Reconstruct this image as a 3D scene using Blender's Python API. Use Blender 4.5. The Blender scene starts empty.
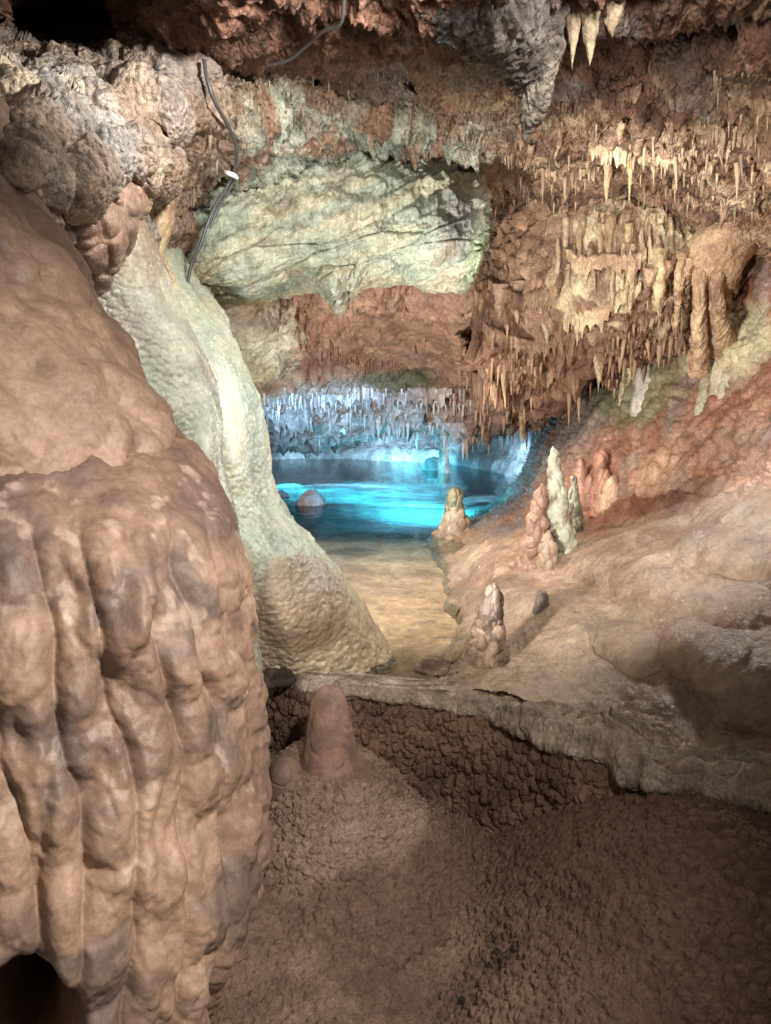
import bpy, math
import numpy as np
from concurrent.futures import ThreadPoolExecutor

# ------------------------------------------------------------------ scene / camera frame
S = bpy.context.scene
COL = S.collection
W_, H_, F_ = 771.0, 1024.0, 771.0
CX, CY = W_ / 2, H_ / 2
PITCH = math.radians(8.3)
CAM = np.array([0.0, 0.0, 1.5])
cp, sp = math.cos(PITCH), math.sin(PITCH)
rng = np.random.default_rng(11)


def P(px, py, d):
    """World point seen at a pixel of the photograph at depth d (m)."""
    px, py, d = np.broadcast_arrays(np.asarray(px, float), np.asarray(py, float), np.asarray(d, float))
    X = (px - CX) / F_ * d
    Y = (CY - py) / F_ * d
    return np.stack([X, d * cp + Y * sp, CAM[2] + Y * cp - d * sp], -1)


def project(p):
    q = p - CAM
    d = q[..., 1] * cp - q[..., 2] * sp
    Y = q[..., 1] * sp + q[..., 2] * cp
    d = np.where(np.abs(d) < 1e-6, 1e-6, d)
    return CX + q[..., 0] / d * F_, CY - Y / d * F_, d


def plane_pt(px, py, z):
    r = P(px, py, 1.0) - CAM
    t = (z - CAM[2]) / r[..., 2]
    return CAM + r * t[..., None]


def C(r, g, b, k=1.0):
    v = np.array([r, g, b], float) / 255
    return np.where(v <= 0.04045, v / 12.92, ((v + 0.055) / 1.055) ** 2.4) * k


# ------------------------------------------------------------------ noise
GR = np.array([[1, 1, 0], [-1, 1, 0], [1, -1, 0], [-1, -1, 0], [1, 0, 1], [-1, 0, 1], [1, 0, -1], [-1, 0, -1],
               [0, 1, 1], [0, -1, 1], [0, 1, -1], [0, -1, -1], [1, 1, 0], [-1, 1, 0], [0, -1, 1], [0, -1, -1]], np.float32)


def hsh(x, y, z, s):
    h = (x.astype(np.uint32) * np.uint32(374761393)) ^ (y.astype(np.uint32) * np.uint32(668265263)) ^ (z.astype(np.uint32) * np.uint32(2147483647 - 58)) ^ np.uint32((s * 974634533) & 0xffffffff)
    h = (h ^ (h >> np.uint32(13))) * np.uint32(1274126177)
    h = (h ^ (h >> np.uint32(15))) * np.uint32(2246822519)
    return h ^ (h >> np.uint32(16))


def gnoise_(p, seed=0):
    i = np.floor(p)
    f = p - i
    i = i.astype(np.int64)
    u = f * f * f * (f * (f * 6 - 15) + 10)
    out = 0
    for dx in (0, 1):
        wx = u[..., 0] if dx else 1 - u[..., 0]
        for dy in (0, 1):
            wy = u[..., 1] if dy else 1 - u[..., 1]
            for dz in (0, 1):
                wz = u[..., 2] if dz else 1 - u[..., 2]
                g = GR[hsh(i[..., 0] + dx, i[..., 1] + dy, i[..., 2] + dz, seed) & np.uint32(15)]
                out = out + wx * wy * wz * (g[..., 0] * (f[..., 0] - dx) + g[..., 1] * (f[..., 1] - dy) + g[..., 2] * (f[..., 2] - dz))
    return out


POOL = ThreadPoolExecutor(4)


def chunked(fn, p, *a):
    """Run a point function in cache sized pieces on four threads."""
    p = np.asarray(p, np.float32)
    flat = p.reshape(-1, 3)
    n = len(flat)
    if n < 30000:
        return fn(p, *a)
    parts = list(POOL.map(lambda q: fn(q, *a), np.array_split(flat, max(4, n // 12000))))
    if isinstance(parts[0], tuple):
        return tuple(np.concatenate([q[k] for q in parts]).reshape(p.shape[:-1]) for k in range(len(parts[0])))
    return np.concatenate(parts).reshape(p.shape[:-1])


def gnoise(p, seed=0):
    return chunked(gnoise_, p, seed)


def fbm(p, freq, octv=4, seed=0, gain=0.5, lac=2.03):
    p = np.asarray(p) * freq
    a, s, n = 1.0, 0, 0
    for o in range(octv):
        s = s + a * gnoise(p, seed + o * 17)
        n += a
        a *= gain
        p = p * lac
    return s / n * 1.4


def ridge(p, freq, octv=4, seed=0, gain=0.55):
    p = np.asarray(p) * freq
    a, s, n = 1.0, 0, 0
    for o in range(octv):
        s = s + a * (1 - 2 * np.abs(gnoise(p, seed + o * 31)))
        n += a
        a *= gain
        p = p * 2.07
    return s / n


def worley(p, freq, seed=0):
    """F1, F2 distances and a random number for the nearest cell."""
    return chunked(worley_, np.asarray(p) * freq, seed)


def worley_(p, seed=0):
    i = np.floor(p).astype(np.int64)
    f1 = np.full(p.shape[:-1], 9.0, np.float32)
    f2 = f1.copy()
    cid = np.zeros_like(f1)
    for dx in (-1, 0, 1):
        for dy in (-1, 0, 1):
            for dz in (-1, 0, 1):
                a, b, c = i[..., 0] + dx, i[..., 1] + dy, i[..., 2] + dz
                h = hsh(a, b, c, seed)
                jx = (h & np.uint32(1023)).astype(np.float32) / 1023
                jy = ((h >> np.uint32(10)) & np.uint32(1023)).astype(np.float32) / 1023
                jz = ((h >> np.uint32(20)) & np.uint32(1023)).astype(np.float32) / 1023
                dd = (a + jx - p[..., 0]) ** 2 + (b + jy - p[..., 1]) ** 2 + (c + jz - p[..., 2]) ** 2
                cid = np.where(dd < f1, jx + jy * 0.1, cid)
                f2 = np.where(dd < f1, f1, np.minimum(f2, dd))
                f1 = np.minimum(f1, dd)
    return np.sqrt(f1), np.sqrt(f2), cid % 1.0


def sworley_(p, seed=0, k=7.0):
    i = np.floor(p).astype(np.int64)
    s = np.zeros(p.shape[:-1], np.float32)
    for dx in (-1, 0, 1):
        for dy in (-1, 0, 1):
            for dz in (-1, 0, 1):
                a, b, c = i[..., 0] + dx, i[..., 1] + dy, i[..., 2] + dz
                h = hsh(a, b, c, seed)
                jx = (h & np.uint32(1023)).astype(np.float32) / 1023
                jy = ((h >> np.uint32(10)) & np.uint32(1023)).astype(np.float32) / 1023
                jz = ((h >> np.uint32(20)) & np.uint32(1023)).astype(np.float32) / 1023
                s += np.exp(-k * ((a + jx - p[..., 0]) ** 2 + (b + jy - p[..., 1]) ** 2 + (c + jz - p[..., 2]) ** 2)) * (.35 + 1.3 * jx)
    return 1 + np.log(s + 1e-4) / k


def sst(a, b, x):
    t = np.clip((x - a) / (b - a), 0, 1)
    return t * t * (3 - 2 * t)


def knobs(p, freq, seed=0):
    """Rounded popcorn bumps, 0 in the creases to 1 on the crowns."""
    f1, f2, cid = worley(p, freq, seed)
    return np.sqrt(np.clip(1 - (f1 / .68) ** 2, 0, 1)) * (0.55 + 0.45 * cid) * sst(-.05, 0.16, f2 - f1)


def mix(a, b, w):
    w = np.clip(w, 0, 1)[..., None]
    return a * (1 - w) + b * w


# ------------------------------------------------------------------ materials
def rock_mat(name, rough=0.7, rvar=0.15, bump=0.35, bscale=60, vor=0.0, vscale=80, coat=0.0, var=0.35, spec=0.4, attr=True, color=None, rnd=0.0, fine=1.0, vscl=(1, 1, 1)):
    m = bpy.data.materials.new(name)
    m.use_nodes = True
    nt = m.node_tree
    N, L = nt.nodes, nt.links
    b = N['Principled BSDF']
    tc = N.new('ShaderNodeTexCoord')
    mp = N.new('ShaderNodeMapping')
    mp.inputs['Scale'].default_value = vscl
    L.new(tc.outputs['Object'], mp.inputs['Vector'])
    co = mp.outputs['Vector']
    if attr:
        a = N.new('ShaderNodeAttribute')
        a.attribute_name = 'col'
        base = a.outputs['Color']
    else:
        a = N.new('ShaderNodeRGB')
        a.outputs[0].default_value = (*color, 1)
        base = a.outputs[0]
    n1 = N.new('ShaderNodeTexNoise')
    n1.inputs['Scale'].default_value = bscale * 0.35
    n1.inputs['Detail'].default_value = 8
    n1.inputs['Roughness'].default_value = 0.65
    L.new(co, n1.inputs['Vector'])
    mr = N.new('ShaderNodeMapRange')
    mr.inputs['From Min'].default_value = 0.3
    mr.inputs['From Max'].default_value = 0.7
    mr.inputs['To Min'].default_value = 1 - var
    mr.inputs['To Max'].default_value = 1 + var
    L.new(n1.outputs['Fac'], mr.inputs['Value'])
    fac = mr.outputs['Result']
    if rnd:
        oi = N.new('ShaderNodeObjectInfo')
        m2 = N.new('ShaderNodeMapRange')
        m2.inputs['To Min'].default_value = 1 - rnd
        m2.inputs['To Max'].default_value = 1 + rnd
        L.new(oi.outputs['Random'], m2.inputs['Value'])
        mm = N.new('ShaderNodeMath')
        mm.operation = 'MULTIPLY'
        L.new(fac, mm.inputs[0])
        L.new(m2.outputs['Result'], mm.inputs[1])
        fac = mm.outputs[0]
    n5 = N.new('ShaderNodeTexNoise')
    n5.inputs['Scale'].default_value = bscale * 1.7
    n5.inputs['Detail'].default_value = 6
    n5.inputs['Roughness'].default_value = .75
    L.new(co, n5.inputs['Vector'])
    m5 = N.new('ShaderNodeMapRange')
    m5.inputs['From Min'].default_value = .32
    m5.inputs['From Max'].default_value = .68
    m5.inputs['To Min'].default_value = 1 - var * .9
    m5.inputs['To Max'].default_value = 1 + var * .9
    L.new(n5.outputs['Fac'], m5.inputs['Value'])
    k5 = N.new('ShaderNodeMath')
    k5.operation = 'MULTIPLY'
    L.new(fac, k5.inputs[0])
    L.new(m5.outputs['Result'], k5.inputs[1])
    fac = k5.outputs[0]
    vm = N.new('ShaderNodeVectorMath')
    vm.operation = 'SCALE'
    L.new(base, vm.inputs[0])
    L.new(fac, vm.inputs['Scale'])
    L.new(vm.outputs['Vector'], b.inputs['Base Color'])
    # roughness: wet patches
    n2 = N.new('ShaderNodeTexNoise')
    n2.inputs['Scale'].default_value = 3.5
    n2.inputs['Detail'].default_value = 5
    L.new(co, n2.inputs['Vector'])
    r = N.new('ShaderNodeMapRange')
    r.inputs['From Min'].default_value = 0.35
    r.inputs['From Max'].default_value = 0.65
    r.inputs['To Min'].default_value = max(0.05, rough - rvar)
    r.inputs['To Max'].default_value = min(1, rough + rvar)
    L.new(n2.outputs['Fac'], r.inputs['Value'])
    L.new(r.outputs['Result'], b.inputs['Roughness'])
    b.inputs['Specular IOR Level'].default_value = spec
    if coat:
        b.inputs['Coat Weight'].default_value = coat
        b.inputs['Coat Roughness'].default_value = 0.12
    # bump
    n3 = N.new('ShaderNodeTexNoise')
    n3.inputs['Scale'].default_value = bscale
    n3.inputs['Detail'].default_value = 7
    n3.inputs['Roughness'].default_value = 0.62
    L.new(co, n3.inputs['Vector'])
    h = n3.outputs['Fac']
    if vor:
        v = N.new('ShaderNodeTexVoronoi')
        v.inputs['Scale'].default_value = vscale
        L.new(co, v.inputs['Vector'])
        mu = N.new('ShaderNodeMath')
        mu.operation = 'MULTIPLY_ADD'
        L.new(v.outputs['Distance'], mu.inputs[0])
        mu.inputs[1].default_value = -vor
        L.new(h, mu.inputs[2])
        h = mu.outputs[0]
    bp = N.new('ShaderNodeBump')
    bp.inputs['Strength'].default_value = bump
    bp.inputs['Distance'].default_value = 0.02 * fine
    L.new(h, bp.inputs['Height'])
    L.new(bp.outputs['Normal'], b.inputs['Normal'])
    if coat:
        L.new(bp.outputs['Normal'], b.inputs['Coat Normal'])
    return m


M_DRY = rock_mat('dry_rock', 0.75, 0.15, 0.75, 48, var=0.45)
M_CEIL = rock_mat('crusted_ceiling_rock', 0.6, 0.25, 0.9, 40, vor=0.6, vscale=50, var=0.55, fine=1.4)
M_WET = rock_mat('wet_flowstone', 0.22, 0.12, 0.6, 46, coat=0.3, var=0.36, spec=0.5)
M_SHINY = rock_mat('shiny_pale_flowstone', 0.26, 0.10, 0.4, 60, vor=0.3, vscale=60, coat=0.25, var=0.2, spec=0.5)
M_BROWN = rock_mat('smooth_brown_flowstone', 0.55, 0.12, 0.22, 60, var=0.22, spec=0.35, fine=0.6)
M_POP = rock_mat('popcorn_crust', 0.8, 0.1, 0.6, 120, vor=.9, vscale=95, var=0.3, spec=0.25, fine=0.6)
M_CHAM = rock_mat('red_chamber_rock', 0.7, 0.15, 0.7, 22, vor=0.3, vscale=24, var=0.4, fine=1.6)
M_BED = rock_mat('pool_sediment', 0.8, 0.1, 0.4, 14, var=0.35, fine=2.0)


def drip_mat(name, col, rough=0.5):
    return rock_mat(name, rough, 0.12, 0.4, 60, attr=False, color=tuple(.86 * (np.dot(col, [.3, .59, .11]) + (np.array(col) - np.dot(col, [.3, .59, .11])) * .8)), rnd=0.28, var=0.3)


# ------------------------------------------------------------------ mesh helpers
def grid_mesh(name, V, col, mat, parent=None, wrap=False, mask=None, uv_flip=False):
    """V: (nv, nu, 3) grid -> one smooth shaded mesh object."""
    nv, nu = V.shape[:2]
    idx = np.arange(nv * nu).reshape(nv, nu)
    if wrap:
        idx = np.concatenate([idx, idx[:, :1]], 1)
    q = np.stack([idx[:-1, :-1], idx[:-1, 1:], idx[1:, 1:], idx[1:, :-1]], -1).reshape(-1, 4)
    if uv_flip:
        q = q[:, ::-1]
    verts = V.reshape(-1, 3)
    cc = col.reshape(-1, 3)
    if mask is not None:
        q = q[mask.reshape(-1)[q].all(1)]
        used = np.zeros(len(verts), bool)
        used[q.reshape(-1)] = True
        remap = np.cumsum(used) - 1
        verts, cc, q = verts[used], cc[used], remap[q]
    return raw_mesh(name, verts, q, cc, mat, parent)


def raw_mesh(name, verts, quads, cc, mat, parent=None, link=True):
    me = bpy.data.meshes.new(name)
    me.vertices.add(len(verts))
    me.vertices.foreach_set('co', np.ascontiguousarray(verts, np.float32).reshape(-1))
    n = len(quads)
    k = quads.shape[1]
    me.loops.add(n * k)
    me.loops.foreach_set('vertex_index', np.ascontiguousarray(quads, np.int32).reshape(-1))
    me.polygons.add(n)
    me.polygons.foreach_set('loop_start', np.arange(0, n * k, k, dtype=np.int32))
    me.polygons.foreach_set('use_smooth', np.ones(n, bool))
    me.update(calc_edges=True)
    if cc is not None:
        a = me.color_attributes.new('col', 'FLOAT_COLOR', 'POINT')
        rgba = np.ones((len(verts), 4), np.float32)
        g = cc @ np.array([.3, .59, .11])
        rgba[:, :3] = np.clip(g[:, None] + (cc - g[:, None]) * .80, 0.004, 0.9)
        a.data.foreach_set('color', rgba.reshape(-1))
    me.materials.append(mat)
    if not link:
        return me
    o = bpy.data.objects.new(name, me)
    COL.objects.link(o)
    if parent is not None:
        o.parent = parent
    return o


def tag(o, label, cat, group=None):
    o['label'] = label
    o['category'] = cat
    if group:
        o['group'] = group
    return o


def struct(o, label=None):
    o['kind'] = 'structure'
    if label:
        o['label'] = label
    return o


def empty(name, loc):
    o = bpy.data.objects.new(name, None)
    COL.objects.link(o)
    o.location = tuple(float(v) for v in loc)
    o.empty_display_size = 0.1
    return o


def adopt(o, root):
    """Parent a mesh built in world coordinates to an Empty without moving it."""
    o.parent = root
    o.matrix_parent_inverse = root.matrix_basis.inverted()
    return o


def normals(V, wrap=False):
    if wrap:
        du = np.roll(V, -1, 1) - np.roll(V, 1, 1)
    else:
        du = np.gradient(V, axis=1)
    dv = np.gradient(V, axis=0)
    n = np.cross(dv, du)
    n /= np.linalg.norm(n, axis=-1, keepdims=True) + 1e-9
    return n


def facing(V, n):
    """Flip normals so that most of them look at the camera."""
    s = np.sign(np.mean(np.sum(n * (CAM - V), -1)))
    return n * (s if s else 1)


def rbf(ctrl, PX, PY, c=45.0):
    ctrl = np.array(ctrl, float)
    xy, v = ctrl[:, :2], np.log(ctrl[:, 2])
    n = len(xy)
    r = np.sqrt(((xy[:, None] - xy[None]) ** 2).sum(-1) + c * c)
    A = np.zeros((n + 3, n + 3))
    A[:n, :n] = r - 0.0
    A[:n, :n][np.diag_indices(n)] -= 4.0
    A[:n, n] = 1
    A[:n, n + 1:] = xy / 500
    A[n:, :n] = A[:n, n:].T
    w = np.linalg.solve(A, np.concatenate([v, np.zeros(3)]))
    out = w[n] + PX / 500 * w[n + 1] + PY / 500 * w[n + 2]
    for k in range(n):
        out = out + w[k] * np.sqrt((PX - xy[k, 0]) ** 2 + (PY - xy[k, 1]) ** 2 + c * c)
    return np.exp(out)


def blob(PX, PY, cx, cy, rx, ry, rot=0.0, k=2.0):
    a = math.radians(rot)
    x, y = PX - cx, PY - cy
    u, v = x * math.cos(a) + y * math.sin(a), -x * math.sin(a) + y * math.cos(a)
    return np.exp(-(((u / rx) ** 2 + (v / ry) ** 2) ** (k / 2)))


def crom(pts, n):
    """Catmull-Rom along axis 0 of pts (K, ...) resampled to n."""
    pts = np.asarray(pts, float)
    K = len(pts)
    t = np.linspace(0, K - 1, n)
    i = np.clip(np.floor(t).astype(int), 0, K - 2)
    f = (t - i).reshape((-1,) + (1,) * (pts.ndim - 1))
    p0, p1, p2, p3 = pts[np.clip(i - 1, 0, K - 1)], pts[i], pts[i + 1], pts[np.clip(i + 2, 0, K - 1)]
    return 0.5 * (2 * p1 + (p2 - p0) * f + (2 * p0 - 5 * p1 + 4 * p2 - p3) * f * f + (3 * p1 - p0 - 3 * p2 + p3) * f ** 3)


def crom_even(pts, n):
    """Catmull-Rom resampled evenly by arc length."""
    fine = crom(pts, max(8 * n, 400))
    flat = fine.reshape(len(fine), -1)
    s = np.concatenate([[0], np.cumsum(np.linalg.norm(np.diff(flat, axis=0), axis=1))])
    t = np.linspace(0, s[-1], n)
    out = np.stack([np.interp(t, s, flat[:, k]) for k in range(flat.shape[1])], 1)
    return out.reshape((n,) + fine.shape[1:])


def column(rows, nu, nv, expo=2.0):
    """rows: (py, left px, right px, depth of the axis, half thickness in depth). Closed ring sections."""
    r = crom_even(np.array(rows, float) / np.array([1, 1, 1, .005, .005]), nv) * np.array([1, 1, 1, .005, .005])
    th = np.linspace(0, 2 * math.pi, nu, endpoint=False)
    ce = np.sign(np.cos(th)) * np.abs(np.cos(th)) ** (2 / expo)
    se = np.sign(np.sin(th)) * np.abs(np.sin(th)) ** (2 / expo)
    c = P((r[:, 1] + r[:, 2]) / 2, r[:, 0], r[:, 3])
    a = (r[:, 2] - r[:, 1]) / 2 / F_ * r[:, 3]
    V = np.repeat(c[:, None], nu, 1)
    V[..., 0] += a[:, None] * ce
    V[..., 1] += r[:, 4][:, None] * se
    return V


def outward(V):
    n = normals(V, True)
    c = V.mean(1, keepdims=True)
    if np.mean(np.sum(n * (V - c), -1)) < 0:
        n = -n
    return n


def zones(p, col, zs, seed=90, rag=0.5):
    """Mineral stains: (px, py, depth, radius m, colour, strength) soft ragged patches fixed to the rock."""
    nz = fbm(p, 5.0, 4, seed) * rag
    for k, z in enumerate(zs):
        c = P(z[0], z[1], z[2])
        r = np.array(z[3] if isinstance(z[3], (tuple, list)) else (z[3],) * 3)
        dd = np.sqrt((((p - c) / r) ** 2).sum(-1))
        col = mix(col, z[4], sst(1.25, 0.55, dd + nz) * z[5])
    return col

# ------------------------------------------------------------------ colours (albedo)
BROWN = C(158, 116, 90)
BROWN_D = C(104, 78, 66)
TAN = C(178, 138, 104)
CREAM = C(226, 208, 160)
PALE = C(206, 206, 184)
GREEN = C(172, 180, 158)
IRON = C(92, 62, 48)
RUST = C(132, 88, 66)
ORANGE = C(170, 118, 86)
REDBR = C(166, 126, 98)
GREY = C(150, 146, 144)
DARK = C(58, 42, 34)
WHITE = C(226, 222, 210)

# ------------------------------------------------------------------ cave ceiling (front chamber)
def make_ceiling():
    xs = np.arange(-260, 1040, 1.9)
    ys = np.arange(-240, 330, 1.7)
    PX, PY = np.meshgrid(xs, ys)
    ctrl = [(-250, -240, 1.5), (100, -240, 1.6), (385, -240, 1.65), (700, -240, 1.6), (1040, -240, 1.5),
            (-250, 0, 1.9), (0, 0, 2.6), (60, 30, 3.2), (130, 20, 2.6), (230, 20, 2.35), (385, 10, 2.3), (480, 10, 2.2), (590, 10, 2.35), (700, 10, 2.35), (771, 10, 2.3), (1040, 0, 1.8),
            (-250, 100, 1.5), (0, 85, 2.05), (60, 110, 2.1), (110, 120, 2.2), (170, 110, 2.45), (230, 70, 2.85), (230, 120, 2.75), (300, 60, 2.9), (300, 120, 2.95),
            (385, 60, 2.8), (385, 110, 3.05), (460, 60, 2.7), (460, 130, 3.2), (550, 60, 2.75), (550, 120, 3.2), (650, 60, 2.7), (650, 120, 3.1), (771, 70, 2.5), (771, 140, 2.9), (1040, 100, 2.0),
            (-250, 200, 1.3), (0, 180, 1.75), (60, 190, 1.95), (110, 200, 2.15), (150, 190, 2.6), (200, 170, 3.1), (200, 220, 3.35), (250, 190, 3.4), (320, 180, 3.55), (400, 175, 3.75), (470, 160, 3.7), (515, 200, 5.2), (560, 190, 4.6),
            (620, 180, 4.2), (700, 190, 3.9), (771, 200, 3.5), (1040, 200, 2.4),
            (-250, 320, 1.5), (0, 320, 2.2), (150, 320, 3.0), (250, 320, 4.4), (350, 280, 4.8), (450, 280, 5.2), (510, 300, 6.0), (600, 300, 5.6), (700, 300, 5.0), (771, 300, 4.6), (1040, 320, 3.2)]
    D = rbf(ctrl, PX, PY, 30)
    # dark hollow top left, ledge edges running right
    D += 0.5 * blob(PX, PY, 50, 25, 70, 26, 8) + 0.35 * blob(PX, PY, 210, 45, 50, 12, 10) + 0.4 * blob(PX, PY, 700, 20, 60, 18, -10)
    D += 0.25 * blob(PX, PY, 330, 78, 90, 10, 14) + 0.25 * blob(PX, PY, 640, 60, 130, 9, -22) + 0.22 * blob(PX, PY, 520, 70, 16, 50, 15)
    D += 0.18 * blob(PX, PY, 415, 70, 36, 26, 40) + 0.2 * blob(PX, PY, 180, 208, 30, 10, 0)
    # wet round lumps upper left
    for (x, y, rx, ry, a, h) in [(100, 85, 60, 26, 30, .12), (40, 115, 42, 28, 35, .10), (130, 150, 34, 22, 20, .14), (85, 180, 36, 30, 10, .12),
                                 (60, 75, 40, 14, 20, .10), (175, 118, 30, 22, 60, .08), (30, 165, 30, 40, 30, .10), (158, 168, 22, 16, 0, .1)]:
        D -= h * blob(PX, PY, x, y, rx, ry, a, 3)
    V = P(PX, PY, D)
    n = facing(V, normals(V))
    lumps = sst(250, 120, PX + 0.3 * (PY - 150)) * sst(20, 70, PY)       # smooth wet flowstone zone
    rough = 1 - lumps
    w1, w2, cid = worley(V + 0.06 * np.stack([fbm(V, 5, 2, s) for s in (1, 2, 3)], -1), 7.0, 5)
    h = 0.07 * fbm(V, 3.0, 4, 1) + rough * (0.075 * ridge(V, 5.5, 5, 3) - 0.07 * sst(.35, .05, w1) + 0.03 * fbm(V, 22, 3, 9))
    h += rough * (.028 * ridge(V * [1, 1, .6], 16, 4, 81) + .010 * fbm(V, 48, 3, 82))
    h += lumps * (0.06 * knobs(V * [1, 1, .8], 7, 8) + 0.008 * knobs(V, 24, 4) + .03 * fbm(V * [1, 1, .7], 8, 4, 83) + .014 * ridge(V, 22, 3, 84))
    # small pits with sharp rims
    a1, a2, _ = worley(V * np.array([1, 1, .7]), 17, 21)
    h -= rough * 0.045 * sst(.5, .1, a1) * sst(-.2, .4, fbm(V, 2.2, 2, 33))
    V2 = V + n * h[..., None]
    # stubby drips hanging from the whole ceiling
    q = np.stack([V[..., 0], V[..., 1] * .8, V[..., 2] * .45], -1)
    f1, f2, cid = worley(q, 15, 41)
    dr = np.clip(1 - f1 / 0.5, 0, 1) ** 1.3 * (cid ** 1.5)
    area = rough * sst(60, 110, PY) * sst(-.35, .15, fbm(V, 1.8, 2, 7))
    V2[..., 2] -= 0.10 * dr * area
    V2 += n * (0.035 * dr * area)[..., None]
    f1, f2, cid = worley(q, 34, 43)
    dr2 = np.clip(1 - f1 / 0.5, 0, 1) ** 1.2 * cid
    V2[..., 2] -= 0.035 * dr2 * area
    V2 += n * (0.012 * dr2 * area)[..., None]
    # colour
    a, b = fbm(V, 2.4, 4, 50), fbm(V, 6, 4, 55)
    col = mix(np.broadcast_to(TAN * .75, V.shape), BROWN, .5 + a)
    irony = sst(95, 35, PY + 40 * a - 0.06 * np.abs(PX - 400) + 18 * np.sin(PX / 60))
    irony = np.maximum(irony, sst(-.05, .3, a) * sst(180, 120, PY) * sst(480, 560, PX))
    col = mix(col, mix(np.broadcast_to(IRON, V.shape), RUST, .5 + b * 1.5), irony)
    pale = sst(.05, .35, b + .35 * a) * (1 - .55 * irony)
    col = mix(col, CREAM * .8, pale * .5 * sst(380, 520, PX))
    midz = sst(180, 260, PX) * sst(520, 470, PX) * sst(78, 120, PY + 30 * a)
    col = mix(col, mix(np.broadcast_to(PALE * .85, V.shape), GREEN * .8, .5 + 1.5 * b), midz * sst(-.35, .15, fbm(V, 9, 3, 60)))
    col = mix(col, GREY * .9, sst(.1, .3, fbm(V, 3.1, 4, 77)) * .6 * sst(340, 420, PX) * sst(150, 60, PY))
    lc = mix(np.broadcast_to(C(178, 150, 126), V.shape), C(168, 162, 156), .5 + 1.4 * b)
    lc = mix(lc, CREAM, sst(.2, .45, fbm(V, 4, 3, 61)) * .5)
    col = mix(col, lc, lumps)
    col = mix(col, C(84, 62, 50), sst(480, 540, PX) * sst(.05, .35, fbm(V, 4.2, 4, 88)) * .75)
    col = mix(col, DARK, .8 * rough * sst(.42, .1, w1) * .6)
    col = mix(col, CREAM, .5 * dr * area * sst(0, .3, a + .2))
    keep = (PY < 262) | (PX < 190)
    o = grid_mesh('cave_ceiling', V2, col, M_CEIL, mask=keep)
    struct(o, 'crusted brown and iron red cave ceiling over the whole view')
    return V2, PX, PY


CEIL = make_ceiling()

# ------------------------------------------------------------------ red chamber roof sloping down to the pool
def make_chamber():
    st = []
    #   px, py-top, d, py1, d1, py2, d2, y_bottom, d_bottom
    for (x, a, d0, b, d1, c_, d2, e, d3) in [
            (120, 250, 4.8, 310, 5.4, 360, 6.2, 425, 9.2), (200, 255, 5.0, 310, 5.4, 375, 6.6, 438, 9.4), (255, 262, 5.2, 330, 5.8, 390, 7.6, 444, 9.6),
            (300, 265, 5.6, 330, 6.6, 390, 7.8, 442, 9.8), (345, 265, 5.8, 330, 6.7, 383, 7.7, 432, 9.3), (385, 262, 5.8, 330, 6.7, 380, 7.6, 417, 8.9), (430, 255, 5.8, 325, 6.5, 378, 7.4, 414, 8.5),
            (475, 250, 5.5, 320, 6.2, 375, 7.1, 420, 8.0), (520, 240, 5.5, 310, 5.9, 365, 6.9, 414, 8.2), (565, 235, 5.6, 300, 6.0, 345, 6.5, 390, 7.6), (620, 220, 5.4, 280, 5.8, 330, 6.2, 368, 7.2), (700, 200, 5.0, 260, 5.3, 300, 5.6, 330, 6.4)]:
        pts = [P(x, a - 40, d0 - .1), P(x, a, d0), P(x, b, d1), P(x, c_, d2), P(x, (c_ + e) / 2 + 3, d2 * .45 + d3 * .55), P(x, e, d3)]
        last = pts[-1]
        for k in (1, 2, 3):
            pts.append(last + np.array([0.0, k * .9, (.10, .16, .2)[k - 1]]))
        st.append(pts)
    A = crom(np.array(st), 620)               # (u, K, 3)
    V = crom(np.swapaxes(A, 0, 1), 500)       # (v, u, 3)
    n = facing(V, normals(V))
    PX, PY, D = project(V)
    z = V * np.array([1, 1, .55])
    h = 0.16 * fbm(V, 1.1, 4, 3) + 0.13 * ridge(z, 2.4, 5, 5) + 0.04 * ridge(z, 9, 4, 8) + .02 * fbm(V, 20, 3, 18)
    w1, w2, cid = worley(z, 3.0, 9)
    h += 0.10 * np.clip(1 - w1 * 1.3, 0, 1) - 0.09 * sst(.25, .02, worley(V, 2.1, 14)[0])
    smooth_patch = blob(PX, PY, 410, 330, 60, 48, -15, 3)
    h = h * (1 - .6 * smooth_patch)
    V2 = V + n * h[..., None]
    low = sst(360, 425, PY)
    f1, f2, cid = worley(V * np.array([1, .6, .3]), 7.5, 22)
    dr = np.clip(1 - f1 / .5, 0, 1) ** 1.1 * cid * (low * .9 + .08)
    V2[..., 2] -= .16 * dr
    V2 += n * (.05 * dr)[..., None]
    a, b = fbm(V, 1.3, 4, 50), fbm(V, 4, 4, 55)
    col = mix(np.broadcast_to(C(150, 114, 92), V.shape), C(136, 98, 74), .5 + 1.3 * a)
    col = mix(col, TAN, sst(.0, .4, b) * .6)
    col = mix(col, RUST * .8, sst(.15, .4, fbm(V, 2.2, 4, 71)) * .6)
    col = mix(col, C(206, 200, 196), low * sst(-.4, .25, b) * .75 * sst(500, 440, PX))
    col = zones(V, col, [(237, 345, 6.0, (.42, 1.2, .55), PALE * .85, .9), (225, 390, 6.3, (.35, 1.2, .4), C(190, 170, 110), .8)], 5)
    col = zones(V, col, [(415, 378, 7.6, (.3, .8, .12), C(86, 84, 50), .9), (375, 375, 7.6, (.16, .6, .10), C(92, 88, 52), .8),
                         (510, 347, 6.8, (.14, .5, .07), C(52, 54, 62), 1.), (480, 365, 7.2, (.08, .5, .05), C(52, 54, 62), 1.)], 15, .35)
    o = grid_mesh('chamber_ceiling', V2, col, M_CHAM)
    struct(o, 'red brown rock roof sloping down to the blue pool')
    return V2, *project(V2)[:2]


CHAM = make_chamber()

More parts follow.
